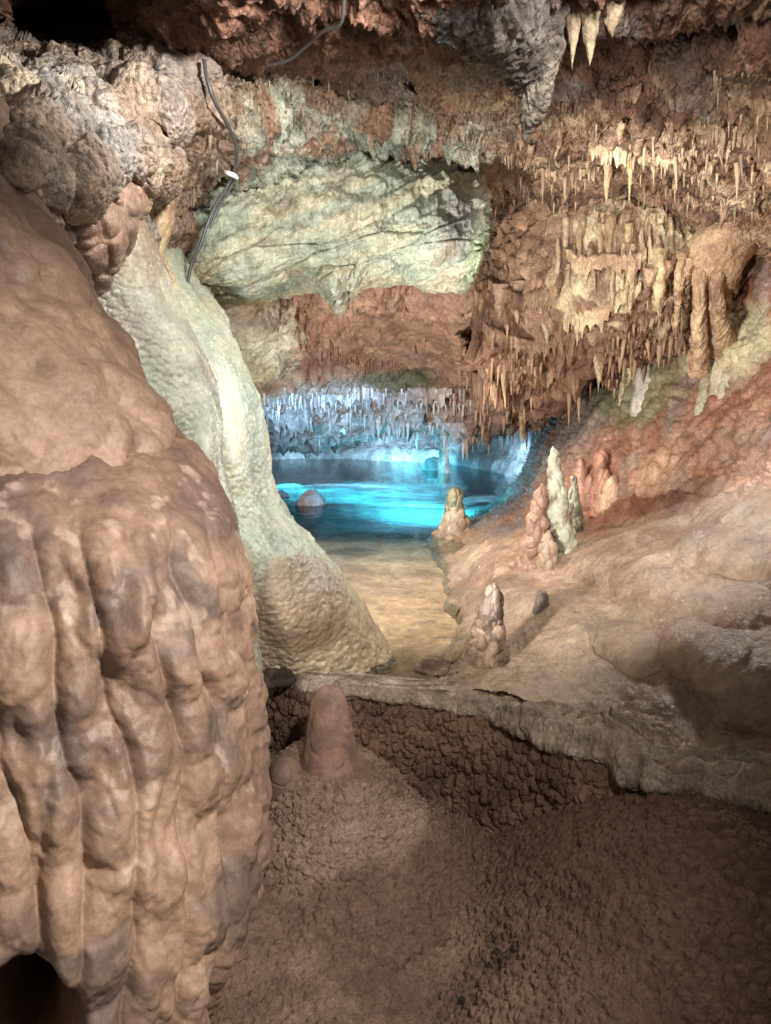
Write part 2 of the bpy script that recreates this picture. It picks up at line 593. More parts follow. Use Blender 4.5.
# ------------------------------------------------------------------ far wall behind the pool, with the low bank
def make_far_wall():
    st = []
    for (x, d) in [(60, 12.0), (180, 13.6), (260, 14.6), (330, 14.9), (400, 14.2), (450, 13.6), (500, 12.2), (545, 10.4), (590, 8.9), (650, 7.6), (720, 6.6)]:
        yw = 458 if x < 430 else 460 + (x - 430) * .30
        q = P(x, yw, d)
        q = np.array([q[0], q[1], .28])
        s = 1.0
        bank = (.9 if x > 470 else .35)
        pts = [q + [0, -bank * 1.05, -.5], q + [0, -bank, .02], q + [0, -bank * .8, .22], q + [0, -bank * .25, .32], q + [0, .1, .55], q + [0, .35, 1.0], q + [0.0, .3, 1.6], q + [0, -.3, 2.3]]
        st.append(pts)
    A = crom(np.array(st), 420)
    V = crom(np.swapaxes(A, 0, 1), 220)
    n = facing(V, normals(V))
    h = .16 * fbm(V, .9, 4, 3) + .10 * ridge(V * [1, 1, .5], 1.8, 4, 6) + .025 * fbm(V, 9, 3, 4)
    V2 = V + n * h[..., None]
    PX, PY, D = project(V)
    a, b = fbm(V, 1.0, 4, 2), fbm(V, 4, 3, 3)
    col = mix(np.broadcast_to(C(166, 166, 164), V.shape), C(104, 98, 96), .4 + 1.3 * a + .8 * b)
    col = mix(col, C(70, 64, 66), sst(490, 540, PX) * sst(455, 430, PY + 20 * a))
    o = grid_mesh('far_cave_wall', V2, col, M_CHAM)
    struct(o, 'pale rock wall and low bank along the far shore of the pool')
    return V2, PX, PY


FARW = make_far_wall()

# ------------------------------------------------------------------ right wall and flowstone slope
DAM_PX = np.array([(150, 650), (215, 662), (265, 672), (300, 681), (340, 687), (385, 692), (440, 700), (490, 712), (530, 726), (570, 745), (610, 756), (650, 769), (700, 780), (771, 792), (880, 822), (1010, 870)], float)
DAM = plane_pt(DAM_PX[:, 0], DAM_PX[:, 1], 0.42)


def dam_y(x):
    return np.interp(x, DAM[:, 0], DAM[:, 1])


def make_right():
    xs = np.arange(430, 1080, 1.5)
    ys = np.arange(150, 850, 1.4)
    PX, PY = np.meshgrid(xs, ys)
    ctrl = [(520, 150, 8.5), (620, 150, 7.2), (771, 150, 4.9), (900, 150, 3.5), (1080, 150, 2.5),
            (500, 350, 9.8), (560, 360, 8.6), (600, 350, 6.9), (620, 385, 6.0), (650, 345, 5.7), (680, 340, 5.2), (740, 290, 4.6), (771, 260, 4.2), (900, 250, 3.2), (1080, 250, 2.4),
            (500, 420, 9.4), (545, 420, 8.4), (585, 425, 6.5), (600, 440, 5.9), (650, 420, 5.2), (700, 400, 4.6), (771, 380, 4.0), (900, 380, 3.0), (1080, 380, 2.2),
            (430, 500, 9.6), (500, 500, 8.75), (515, 505, 8.0), (540, 490, 6.6), (570, 470, 5.9), (620, 470, 5.2), (680, 470, 4.5), (720, 470, 4.1), (771, 450, 3.7), (900, 470, 2.7), (1080, 480, 2.0),
            (430, 545, 6.5), (455, 535, 7.0), (482, 535, 6.4), (510, 530, 5.7), (540, 520, 5.3), (570, 530, 5.1), (600, 525, 5.1), (650, 515, 4.75), (690, 500, 4.3), (740, 510, 3.6), (771, 505, 3.4),
            (430, 590, 4.9), (430, 570, 5.6), (450, 575, 5.02), (472, 605, 4.3), (482, 640, 3.62), (500, 560, 4.75), (540, 562, 4.5), (600, 560, 4.15), (650, 545, 3.95), (700, 550, 3.5), (771, 540, 3.0), (900, 560, 2.3), (1080, 580, 1.7),
            (430, 650, 3.65), (450, 640, 3.7), (530, 625, 3.6), (580, 620, 3.5), (640, 610, 3.35), (700, 600, 3.15), (771, 600, 2.8), (900, 620, 2.2), (1080, 640, 1.5),
            (430, 700, 3.05), (480, 680, 3.08), (520, 690, 2.93), (580, 690, 2.9), (640, 690, 2.84), (700, 680, 2.72), (771, 670, 2.5), (771, 730, 2.38), (900, 690, 2.1), (1080, 720, 1.35),
            (430, 850, 2.2), (560, 850, 2.2), (700, 850, 2.12), (700, 770, 2.42), (771, 780, 2.24), (900, 780, 1.95), (1080, 850, 1.2)]
    D = rbf(ctrl, PX, PY, 26)
    # red cavity under the crust ledge, crust lip above it
    D += .55 * blob(PX, PY, 598, 522, 36, 20, -20, 3) + .35 * blob(PX, PY, 655, 506, 45, 9, -8, 3)
    D -= .10 * blob(PX, PY, 690, 500, 60, 9, -12, 3) + .08 * blob(PX, PY, 720, 520, 30, 14, 10, 3)
    # ridge from the pale knobs up to the drapery foot
    D -= .35 * blob(PX, PY, 590, 430, 90, 26, -46, 2) + .12 * blob(PX, PY, 725, 352, 36, 22, -10, 3)
    # smooth lobes of the slope
    for (x, y, rx, ry, a, h) in [(610, 560, 90, 22, -10, .12), (700, 570, 80, 26, -8, .12), (660, 600, 52, 20, 25, .10), (735, 620, 60, 24, 10, .10), (600, 640, 60, 22, 20, .10), (690, 650, 60, 20, 30, .1),
                                 (560, 655, 34, 20, 0, .09), (520, 610, 60, 14, 5, .05), (750, 690, 60, 40, 40, .09), (500, 545, 40, 30, -40, .1), (640, 660, 30, 22, 40, .08)]:
        D -= .95 * h * blob(PX, PY, x, y, rx, ry, a, 2.5)
    edge = np.interp(PY, [300, 345, 370, 400, 440, 480, 505, 520, 560], [640, 622, 606, 586, 562, 541, 516, 490, 380]) + 5 * fbm(np.stack([PX * 0, PY, PY * 0], -1), .03, 3, 5)
    D += .9 * np.clip((edge + 14 - PX) / 30, 0, 1.6) ** 2
    shore = np.interp(PY, [520, 545, 575, 605, 640, 690, 720], [478, 452, 442, 462, 470, 468, 380]) + 6 * np.sin(PY / 9.) + 4 * np.sin(PY / 4.1)
    D += .035 * np.clip(shore - PX, 0, 40) * (PY > 500)
    V = P(PX, PY, D)
    n = facing(V, normals(V))
    wallw = sst(560, 470, PY + .10 * (PX - 600))                 # 1 on the wall, 0 on the slope
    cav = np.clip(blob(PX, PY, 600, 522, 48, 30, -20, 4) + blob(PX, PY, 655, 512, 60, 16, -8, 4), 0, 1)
    low = V * np.array([1, .6, 1])
    lobe = np.clip(chunked(sworley_, (V * [1, .55, 1.3] + .05 * fbm(V, 4, 2, 3)[..., None]) * 2.6, 12, 6.0), 0, 1.1)
    h = .06 * fbm(V, 1.6, 3, 1) + wallw * (.05 * ridge(V * [1, 1, .6], 3.5, 4, 2) + .03 * fbm(V, 11, 4, 8) + .03 * knobs(V, 9, 33))
    h += (1 - wallw) * (.075 * lobe + .02 * np.clip(chunked(sworley_, V * [1, .6, 1.3] * 6.5, 44, 6.0), 0, 1.1) + .012 * fbm(V, 9, 3, 5) + .003 * ridge(V * [1, .6, 2.2], 8, 4, 64) + .012 * np.clip(ridge(V * [.7, .4, 3.5], 2.2, 3, 19), -1, 1))
    h += cav * (.06 * ridge(V * [1, .4, 1], 6, 3, 6))
    popz = sst(640, 560, PX) * sst(590, 655, PY) + .6 * sst(520, 470, PX) * sst(600, 560, PY)
    popz = np.clip(popz, 0, 1)
    h += popz * (.018 * np.clip(chunked(sworley_, V * 9, 40, 6.0), 0, 1.1) + .005 * knobs(V, 40, 41))
    h += .006 * fbm(V, 34, 3, 60) + wallw * (.02 * ridge(V, 13, 4, 61) + .03 * fbm(V * [1, 1, .5], 5, 3, 62))
    V2 = V + n * h[..., None]
    a, b = fbm(V, 1.6, 4, 50), fbm(V, 5, 4, 51)
    wall = mix(np.broadcast_to(ORANGE * .9, V.shape), C(146, 92, 64), .5 + 1.4 * b)
    wall = mix(wall, TAN, sst(.05, .4, a) * .7)
    wall = mix(wall, GREY * .8, sst(.18, .42, fbm(V * [1, 1, .4], 2.6, 4, 57)) * .5)
    slope = mix(np.broadcast_to(C(152, 124, 100), V.shape), C(118, 94, 76), .5 + 1.6 * a)
    slope = mix(slope, C(160, 112, 84), sst(.1, .4, fbm(V, 2.0, 4, 59)) * .35)
    slope = mix(slope, C(168, 142, 116), sst(.05, .35, fbm(V * [1, .6, 2], 4.5, 4, 63)) * .5)
    slope = mix(slope, C(196, 168, 136), popz * .75)
    col = mix(slope, wall, wallw)
    dg = np.clip(blob(PX, PY, 590, 425, 95, 24, -46, 3), 0, 1)
    col = mix(col, GREY * .75 + TAN * .12, dg * .75)
    col = zones(V, col, [(632, 395, 5.6, (.2, .9, .34), C(126, 134, 92), .7), (735, 345, 4.4, (.24, .5, .2), C(196, 190, 146), .85), (670, 365, 5.1, (.2, .6, .16), C(150, 150, 110), .4),
                         (720, 520, 3.7, (.35, .6, .2), GREY * .8, .3), (745, 450, 3.8, (.22, .6, .16), GREY * .85, .25)], 8)
    col = mix(col, mix(np.broadcast_to(C(128, 70, 48), V.shape), C(84, 46, 34), .5 + 1.5 * b), cav * .9)  # red rock, with the cavity's shade deepened in its colour
    keep = (V2[..., 1] > dam_y(V2[..., 0]) + .08) & (PX > edge - 22)
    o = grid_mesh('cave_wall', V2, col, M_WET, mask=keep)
    struct(o, 'orange rock wall and wet brown flowstone slope on the right')
    return V2, PX, PY


RIGHT = make_right()

# ------------------------------------------------------------------ foreground floor
MOUND = plane_pt(np.array(328.), np.array(768.), 0.26)


def floor_h(x, y):
    d = np.hypot((x - MOUND[0]), (y - MOUND[1]) * 1.05)
    ang = np.arctan2(y - MOUND[1], x - MOUND[0])
    m = .30 - .56 * np.clip(d - .08, 0, 9) ** .95
    m = np.where(d < .07, .30, m)
    z = 0.03 + .02 * np.sin(x * 3 + 1) + 0.02 * sst(1.6, 2.6, y)
    right = sst(.22, .92, x + .25 * (2.2 - y)) * .36 * sst(.9, 1.9, y)
    left = sst(-.25, -.7, x) * .18
    z = z + right + left - .11 * np.exp(-((x - .16 - .10 * (y - 2.2)) / .24) ** 2) * sst(1.45, 1.8, y)
    return z


def make_floor():
    us = np.linspace(-.68, .98, 940)
    ys = np.geomspace(1.1, 3.2, 700)
    U, Y = np.meshgrid(us, ys)
    X = U * Y
    Z = floor_h(X, Y)
    V = np.stack([X, Y, Z], -1)
    n = facing(V, normals(V))
    d = np.hypot(X - MOUND[0], Y - MOUND[1])
    pop = np.clip(sst(.44, .30, d) + sst(.05, .25, X + .2 * (2.2 - Y)) * .8 + sst(.15, -.15, X) * sst(2.1, 1.9, Y) * .8 + .10, 0, 1)
    pop *= 1 - .1 * sst(.15, .5, X)
    pop *= 1 - .9 * sst(.05, .02, np.abs(d - .02))
    path = np.exp(-(((X - .13 - .12 * (Y - 2.2)) / .12) ** 2)) * sst(1.9, 2.2, Y) + np.exp(-((X + .02 + .55 * (Y - 1.7)) / .13) ** 2) * sst(1.95, 1.7, Y)
    pop *= 1 - .55 * np.clip(path, 0, 1) * sst(-.3, .3, fbm(V, 7, 3, 77))
    wv = V + .012 * np.stack([fbm(V, 14, 2, s) for s in (3, 4, 5)], -1)
    h = pop * (.019 * knobs(wv, 38, 1) * sst(.75, .35, X) + .024 * knobs(wv, 29, 6) * sst(.35, .75, X) + .007 * knobs(wv, 84, 2)) + .014 * fbm(V, 6, 3, 4) + .003 * fbm(V, 30, 3, 5)
    h += .004 * knobs(wv, 60, 7) * (1 - pop)
    V2 = V + n * h[..., None]
    a, b = fbm(V, 3, 4, 9), fbm(V, 12, 3, 10)
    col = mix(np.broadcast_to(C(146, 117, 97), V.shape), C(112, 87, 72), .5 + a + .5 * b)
    col = mix(col, C(92, 64, 48), sst(.1, .6, X) * .75)  # right side painted darker, where less light reaches the floor
    col = mix(col, C(172, 140, 112), sst(.44, .25, d) * .35)
    col = zones(V, col, [(505, 955, 2.0, (.05, .04, .2), C(70, 52, 44), .7), (478, 990, 1.9, (.02, .02, .2), C(62, 46, 40), .7)], 3, .7)
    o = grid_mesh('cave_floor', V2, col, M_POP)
    struct(o, 'brown knobbly cave floor below the rimstone dam')


make_floor()

# ------------------------------------------------------------------ rimstone dam: thing with wall and layered lip
def make_dam():
    root = empty('rimstone_dam', DAM[6] - np.array([0, 0, .4]))
    tag(root, 'long brown rimstone dam with layered pale lip between dark floor and shallow pool', 'rimstone dam')
    path = crom_even(DAM, 1150)
    t = np.gradient(path, axis=0)
    t /= np.linalg.norm(t, axis=1, keepdims=True)
    nf = np.stack([t[:, 1], -t[:, 0], 0 * t[:, 0]], 1)
    nf *= np.sign(np.sum(nf * (CAM - path) * [1, 1, 0], 1))[:, None]    # towards the viewer
    px = project(path)[0]
    wide = np.interp(px, [150, 300, 380, 440, 520, 640, 771, 1000], [.20, .16, .16, .20, .34, .40, .34, .3])
    # wall
    prof = np.array([(-.02, .40), (.0, .375), (.012, .33), (.024, .26), (.03, .19), (.035, .11), (.05, .03), (.09, -.05), (.12, -.16)])
    pr = crom_even(prof, 190)
    V = path[None] * [1, 1, 0] + nf[None] * pr[:, None, :1] + np.array([0, 0, 1.]) * pr[:, None, 1:]
    n = facing(V, normals(V))
    wv = V * [1, 1, .62] + .01 * np.stack([fbm(V, 16, 2, s) for s in (3, 4, 5)], -1)
    h = .035 * fbm(V, 3.5, 3, 1) + .026 * knobs(wv, 30, 3) + .007 * knobs(wv, 75, 4)
    V2 = V + n * h[..., None]
    a = fbm(V, 5, 4, 3)
    col = mix(np.broadcast_to(C(138, 104, 82), V.shape), C(98, 72, 58), .5 + 1.3 * a)
    adopt(grid_mesh('wall', V2, col, M_POP), root)
    # lip: rounded front edge, terraces behind
    K = 16
    s = np.linspace(0, 1, K)
    back = -wide[:, None] * (1 - s) ** 1.0
    prf = [(1.0, -.12), (1.0, -.01), (.85, .018), (.7, .02), (.55, .028), (.4, .022), (.28, .034), (.16, .03), (.06, .03), (.0, .022), (-.014, .008), (-.016, -.006), (-.002, -.014), (.05, -.018)]
    rows = []
    for (f, z) in prf:
        off = -f * wide if f > 0 else np.full_like(wide, -f)
        rows.append(path * [1, 1, 0] + nf * off[:, None] + np.array([0, 0, .405 + z]))
    V = crom(np.array(rows), 190)
    PX, PY, D = project(V)
    n = normals(V)
    n *= np.sign(n[30, 400, 2])
    sd = (np.arange(190) / 189)[:, None] * np.ones(len(path))
    top = sst(.03, .12, sd) * sst(.75, .6, sd)
    front = sst(.55, .68, sd)
    u = np.cumsum(np.linalg.norm(np.gradient(path, axis=0), axis=1))[None] * np.ones((190, 1))
    q = np.stack([u * .8, sd * wide[None] * 3.2, 0 * u], -1)
    ter = fbm(q, 2.4, 3, 5) + .04 * fbm(q, 9, 2, 6)
    steps = np.floor((ter * 1.2 + sd * 2.2) * 2.4)
    fr = (ter * 1.2 + sd * 2.2) * 2.4 - steps
    big = sst(420, 520, PX)
    h = top * (.25 + .75 * big) * (.034 * sst(0, .8, fr) * sst(1., .84, fr) - .012 + .03 * fbm(V, 7, 4, 7) + .016 * ridge(V, 18, 4, 8))
    h += front * (.018 * fbm(V, 9, 3, 8) + .016 * knobs(V, 12, 9) * big + .012 * ridge(V, 9, 3, 10) + .006 * knobs(V, 40, 11))
    h += .006 * fbm(V, 35, 3, 12) + .018 * blob(PX, PY, 625, 752, 24, 18, 20, 3)
    V2 = V + n * h[..., None]
    V2[..., 2] += .045 * top * big * fbm(V, 2.6, 2, 30)
    fo = .065 * fbm(np.stack([u, 0 * u, 0 * u], -1), 4, 6, 21, .7) + .03 * sst(600, 640, PX)
    V2 += nf[None] * (front * fo)[..., None]
    a, b = fbm(V, 4, 4, 30), fbm(V, 14, 3, 31)
    col = mix(np.broadcast_to(C(172, 146, 120), V.shape), C(124, 98, 78), .5 + 1.4 * a)
    col = mix(col, C(190, 172, 150), sst(.05, .4, b) * .6)
    col = mix(col, C(90, 62, 46), top * sst(.14, .0, fr) * .6)  # shade under each terrace rim put into the colour
    col = mix(col, C(206, 192, 172), top * sst(.7, .95, fr) * .5)
    col = mix(col, C(158, 140, 124), front * .6)
    adopt(grid_mesh('lip', V2, col, M_DRY), root)


make_dam()

# ------------------------------------------------------------------ pool: bed and water
WZ = 0.40


def make_pool():
    us = np.linspace(-.95, .62, 420)
    ys = np.geomspace(2.35, 17.0, 520)
    U, Y = np.meshgrid(us, ys)
    X = U * Y
    dep = np.interp(Y, [2.3, 3.0, 4.0, 5.5, 6.5, 7.2, 8.2, 9.2, 11, 14, 17], [.05, .05, .05, .07, .12, .17, .24, .32, .42, .38, .3])
    V = np.stack([X, Y, WZ - dep], -1)
    k = sst(5.5, 8, Y)
    z = .012 * fbm(V, 2.6, 4, 3) * (1 - k) * 1.4 + k * (.045 * fbm(V, .8, 4, 5) + .02 * ridge(V, 1.6, 4, 6))
    # dark rock shelf left, pale hollow in the middle
    PX, PY, D = project(V)
    shelf = blob(PX, PY, 320, 500, 60, 26, 5, 3)
    z += .07 * shelf * k * sst(.0, .3, fbm(V, .9, 3, 9) + .35)
    z += .07 * blob(PX, PY, 492, 490, 34, 26, 0, 3) * k + .06 * blob(PX, PY, 400, 516, 120, 7, 0, 3) * k
    z += (.006 * knobs(V, 16, 31) + .003 * fbm(V, 34, 3, 32)) * (1 - k)
    z += .004 * ridge(V * [1.6, .7, 1], 7, 3, 17) * (1 - k) + .015 * fbm(V, 9, 4, 7) * sst(3.6, 2.8, Y)
    V[..., 2] += z
    V[..., 2] = np.where(Y > 2.6, np.minimum(V[..., 2], WZ - .012), V[..., 2])
    a, b = fbm(V, 1.2, 4, 20), fbm(V, 4.5, 4, 21)
    col = mix(np.broadcast_to(C(226, 174, 126), V.shape), C(192, 142, 102), .5 + .8 * a + .8 * b)
    col = mix(col, C(186, 180, 160), sst(4.4, 6.2, Y + .5 * a) * .7)
    col = mix(col, C(150, 114, 84), sst(.05, .4, fbm(V, 2.3, 5, 24)) * .65)
    col = mix(col, C(206, 160, 112), sst(.1, .4, fbm(V, 1.6, 4, 25)) * .6)
    col = mix(col, C(122, 94, 70), sst(.18, .42, fbm(V, 11, 4, 26)) * .5)
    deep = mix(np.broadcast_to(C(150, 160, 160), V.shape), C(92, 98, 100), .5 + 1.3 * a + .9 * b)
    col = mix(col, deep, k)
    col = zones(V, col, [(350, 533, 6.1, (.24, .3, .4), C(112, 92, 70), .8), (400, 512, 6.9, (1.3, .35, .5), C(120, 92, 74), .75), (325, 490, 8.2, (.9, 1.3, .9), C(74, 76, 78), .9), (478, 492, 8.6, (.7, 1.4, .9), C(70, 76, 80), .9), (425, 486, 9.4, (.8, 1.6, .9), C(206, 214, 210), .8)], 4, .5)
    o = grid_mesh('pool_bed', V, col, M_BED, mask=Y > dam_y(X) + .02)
    struct(o, 'sandy shallow bed dropping into the deep pool')
    # water sheet
    us = np.linspace(-.95, .62, 160)
    ys = np.geomspace(2.4, 16.8, 240)
    U, Y = np.meshgrid(us, ys)
    X = U * Y
    V = np.stack([X, Y, np.full_like(X, WZ)], -1)
    keep = Y > dam_y(X) + .06
    m = bpy.data.materials.new('pool_water')
    m.use_nodes = True
    nt = m.node_tree
    N, L = nt.nodes, nt.links
    N.remove(N['Principled BSDF'])
    tr = N.new('ShaderNodeBsdfTransparent')
    tr.inputs[0].default_value = (.86, .96, .97, 1)
    gl = N.new('ShaderNodeBsdfGlossy')
    gl.inputs['Roughness'].default_value = .03
    fr = N.new('ShaderNodeFresnel')
    fr.inputs['IOR'].default_value = 1.27
    mx = N.new('ShaderNodeMixShader')
    tc = N.new('ShaderNodeTexCoord')
    nz = N.new('ShaderNodeTexNoise')
    nz.inputs['Scale'].default_value = 7
    nz.inputs['Detail'].default_value = 3
    nz.inputs['Distortion'].default_value = .6
    bp = N.new('ShaderNodeBump')
    bp.inputs['Strength'].default_value = .12
    bp.inputs['Distance'].default_value = .05
    L.new(tc.outputs['Object'], nz.inputs['Vector'])
    L.new(nz.outputs['Fac'], bp.inputs['Height'])
    for s in (gl, fr):
        L.new(bp.outputs['Normal'], s.inputs['Normal'])
    L.new(fr.outputs[0], mx.inputs[0])
    L.new(tr.outputs[0], mx.inputs[1])
    L.new(gl.outputs[0], mx.inputs[2])
    L.new(mx.outputs[0], N['Material Output'].inputs['Surface'])
    o = grid_mesh('pool_water', V, np.ones_like(V) * .5, m, mask=keep)
    struct(o, 'still clear pool water, blue at the back')


make_pool()

# ------------------------------------------------------------------ big brown flowstone in the foreground
def bulges(V, fx, fz, seed, amp):
    """Stacked drip-like swellings with a sharp lower edge."""
    wob = .05 * fbm(V, 3.5, 2, seed + 1)
    q = V * np.array([fx, fx, fz])
    q[..., 0] += wob * fx
    s = chunked(sworley_, q, seed, 10.0)
    f1, f2, cid = worley(q, 1.0, seed)
    return amp * (1.15 * np.clip(s, 0, 1.2) - .05 * sst(.16, .0, f2 - f1) * sst(.0, .5, cid))


def make_front_flowstone():
    root = empty('flowstone_mass', P(60, 1000, 1.5))
    tag(root, 'huge smooth brown bulging flowstone with two tiers filling the near side of the picture', 'flowstone')
    # upper tier
    rows = [(60, -480, -60, 1.75, .40), (120, -480, -15, 1.72, .42), (170, -480, -14, 1.70, .42), (215, -480, 18, 1.68, .42), (260, -480, 52, 1.66, .42), (310, -480, 84, 1.64, .42), (360, -480, 114, 1.62, .42),
            (410, -480, 138, 1.6, .42), (450, -480, 158, 1.6, .42), (520, -480, 176, 1.6, .42), (620, -480, 200, 1.6, .40)]
    V = column(rows, 900, 420, 2.3)
    n = outward(V)
    h = bulges(V, 8.5, 7.0, 5, .050) + bulges(V, 15, 13, 6, .024) + .004 * knobs(V, 34, 66) + .010 * ridge(V, 9, 4, 67) - .034 + .03 * fbm(V, 3.2, 3, 7) + .003 * fbm(V, 30, 3, 3)
    V2 = V + n * h[..., None]
    V2[..., 2] -= .3 * h
    a, b = fbm(V, 4, 4, 8), fbm(V, 14, 4, 9)
    col = mix(np.broadcast_to(C(154, 122, 98), V.shape), C(116, 92, 78), .45 + 1.3 * a + .7 * b)
    adopt(grid_mesh('upper_tier', V2, col, M_BROWN, wrap=True), root)
    # lower lobe with a sloping top
    rows = [(438, -60, 110, 1.62, .06), (440, -240, 150, 1.60, .17), (446, -300, 172, 1.58, .24), (462, -340, 190, 1.56, .30), (490, -380, 212, 1.54, .35), (520, -400, 230, 1.52, .38), (560, -410, 234, 1.51, .395), (620, -420, 240, 1.5, .40), (680, -420, 246, 1.5, .405),
            (760, -420, 248, 1.48, .40), (850, -420, 247, 1.46, .39), (890, -400, 241, 1.45, .37), (930, -380, 232, 1.44, .35), (970, -340, 216, 1.43, .34), (1010, -300, 194, 1.42, .33), (1060, -240, 190, 1.41, .32), (1140, -160, 170, 1.4, .3), (1260, -120, 150, 1.38, .28)]
    V = column(rows, 1100, 640, 2.4)
    n = outward(V)
    PX, PY, D = project(V)
    low = sst(500, 580, PY)
    fl = np.cos(2 * math.pi * (PX + 16 * np.sin(PY / 60) + 10 * fbm(V, 6, 2, 3) * 8) / 66.0)
    xw = V[..., 0] + .45 * V[..., 1] + .020 * np.sin(V[..., 2] * 6.0) + .045 * fbm(V, 3.5, 3, 71)
    ci = np.floor(xw / .082)
    t_ = (xw / .082 - ci) * 2 - 1
    rnd = np.abs(np.sin(ci * 12.9898) * 43758.5453) % 1.0
    per = .10 + .09 * rnd
    sb = (V[..., 2] / per + rnd * 7 + .25 * fbm(V, 6, 2, 72)) % 1.0
    flutes = .019 * np.sqrt(np.clip(1 - .96 * t_ * t_, 0, 1)) * (.75 + .5 * rnd) + .010 * np.sin(np.pi * np.clip(1 - sb, 0, 1) ** .65) * sst(1, .5, np.abs(t_))
    h = low * (flutes + bulges(V, 9.5, 6.2, 15, .034) + bulges(V, 19, 14, 16, .012) - .044 + .003 * ridge(V * [1, 1, .5], 40, 2, 68) + 0 * fl) + .025 * fbm(V, 3.2, 3, 17) + .006 * ridge(V, 14, 3, 4) + .0035 * fbm(V, 34, 3, 3) + (1 - low) * (.016 * fbm(V, 9, 3, 6))
    groove = np.exp(-((PX - (46 + 8 * np.sin(PY / 50.))) / 9) ** 2) * sst(585, 640, PY)
    groove += .8 * np.exp(-((PX - (118 - .15 * (PY - 560) + 10 * np.sin(PY / 37.))) / 11) ** 2) * sst(550, 590, PY) * sst(900, 780, PY)
    groove += .7 * np.exp(-((PX - 205 + 7 * np.sin(PY / 45.)) / 7) ** 2) * sst(580, 640, PY)
    groove += .5 * np.exp(-((PX - 160 + 9 * np.sin(PY / 31.)) / 6) ** 2) * sst(640, 700, PY)
    h -= .012 * groove
    h += .05 * blob(PX, PY, 105, 605, 26, 60, 5, 3) + .05 * blob(PX, PY, 132, 590, 14, 40, 5, 3) + .03 * blob(PX, PY, 120, 830, 30, 60, 0, 3)
    front = (n[..., 1] < .2)
    h -= front * .55 * blob(PX, PY, 14, 1048, 56, 76, 18, 6)        # hollow under the hanging strands
    V2 = V + n * h[..., None]
    V2[..., 2] -= .38 * h * low * (h > 0)
    a, b = fbm(V, 4, 4, 18), fbm(V, 14, 4, 19)
    col = mix(np.broadcast_to(C(162, 126, 98), V.shape), C(124, 96, 78), .45 + 1.2 * a + .7 * b)
    col = mix(col, C(96, 80, 74), sst(.02, .38, fbm(V, 5.5, 4, 23) + .30 * (1 - low)) * .8)
    col = mix(col, C(112, 82, 68), (1 - low) * .5)
    col = mix(col, C(200, 170, 146), sst(.28, .5, fbm(V, 17, 4, 27)) * .4)
    adopt(grid_mesh('lower_lobe', V2, col, M_BROWN, wrap=True), root)


make_front_flowstone()


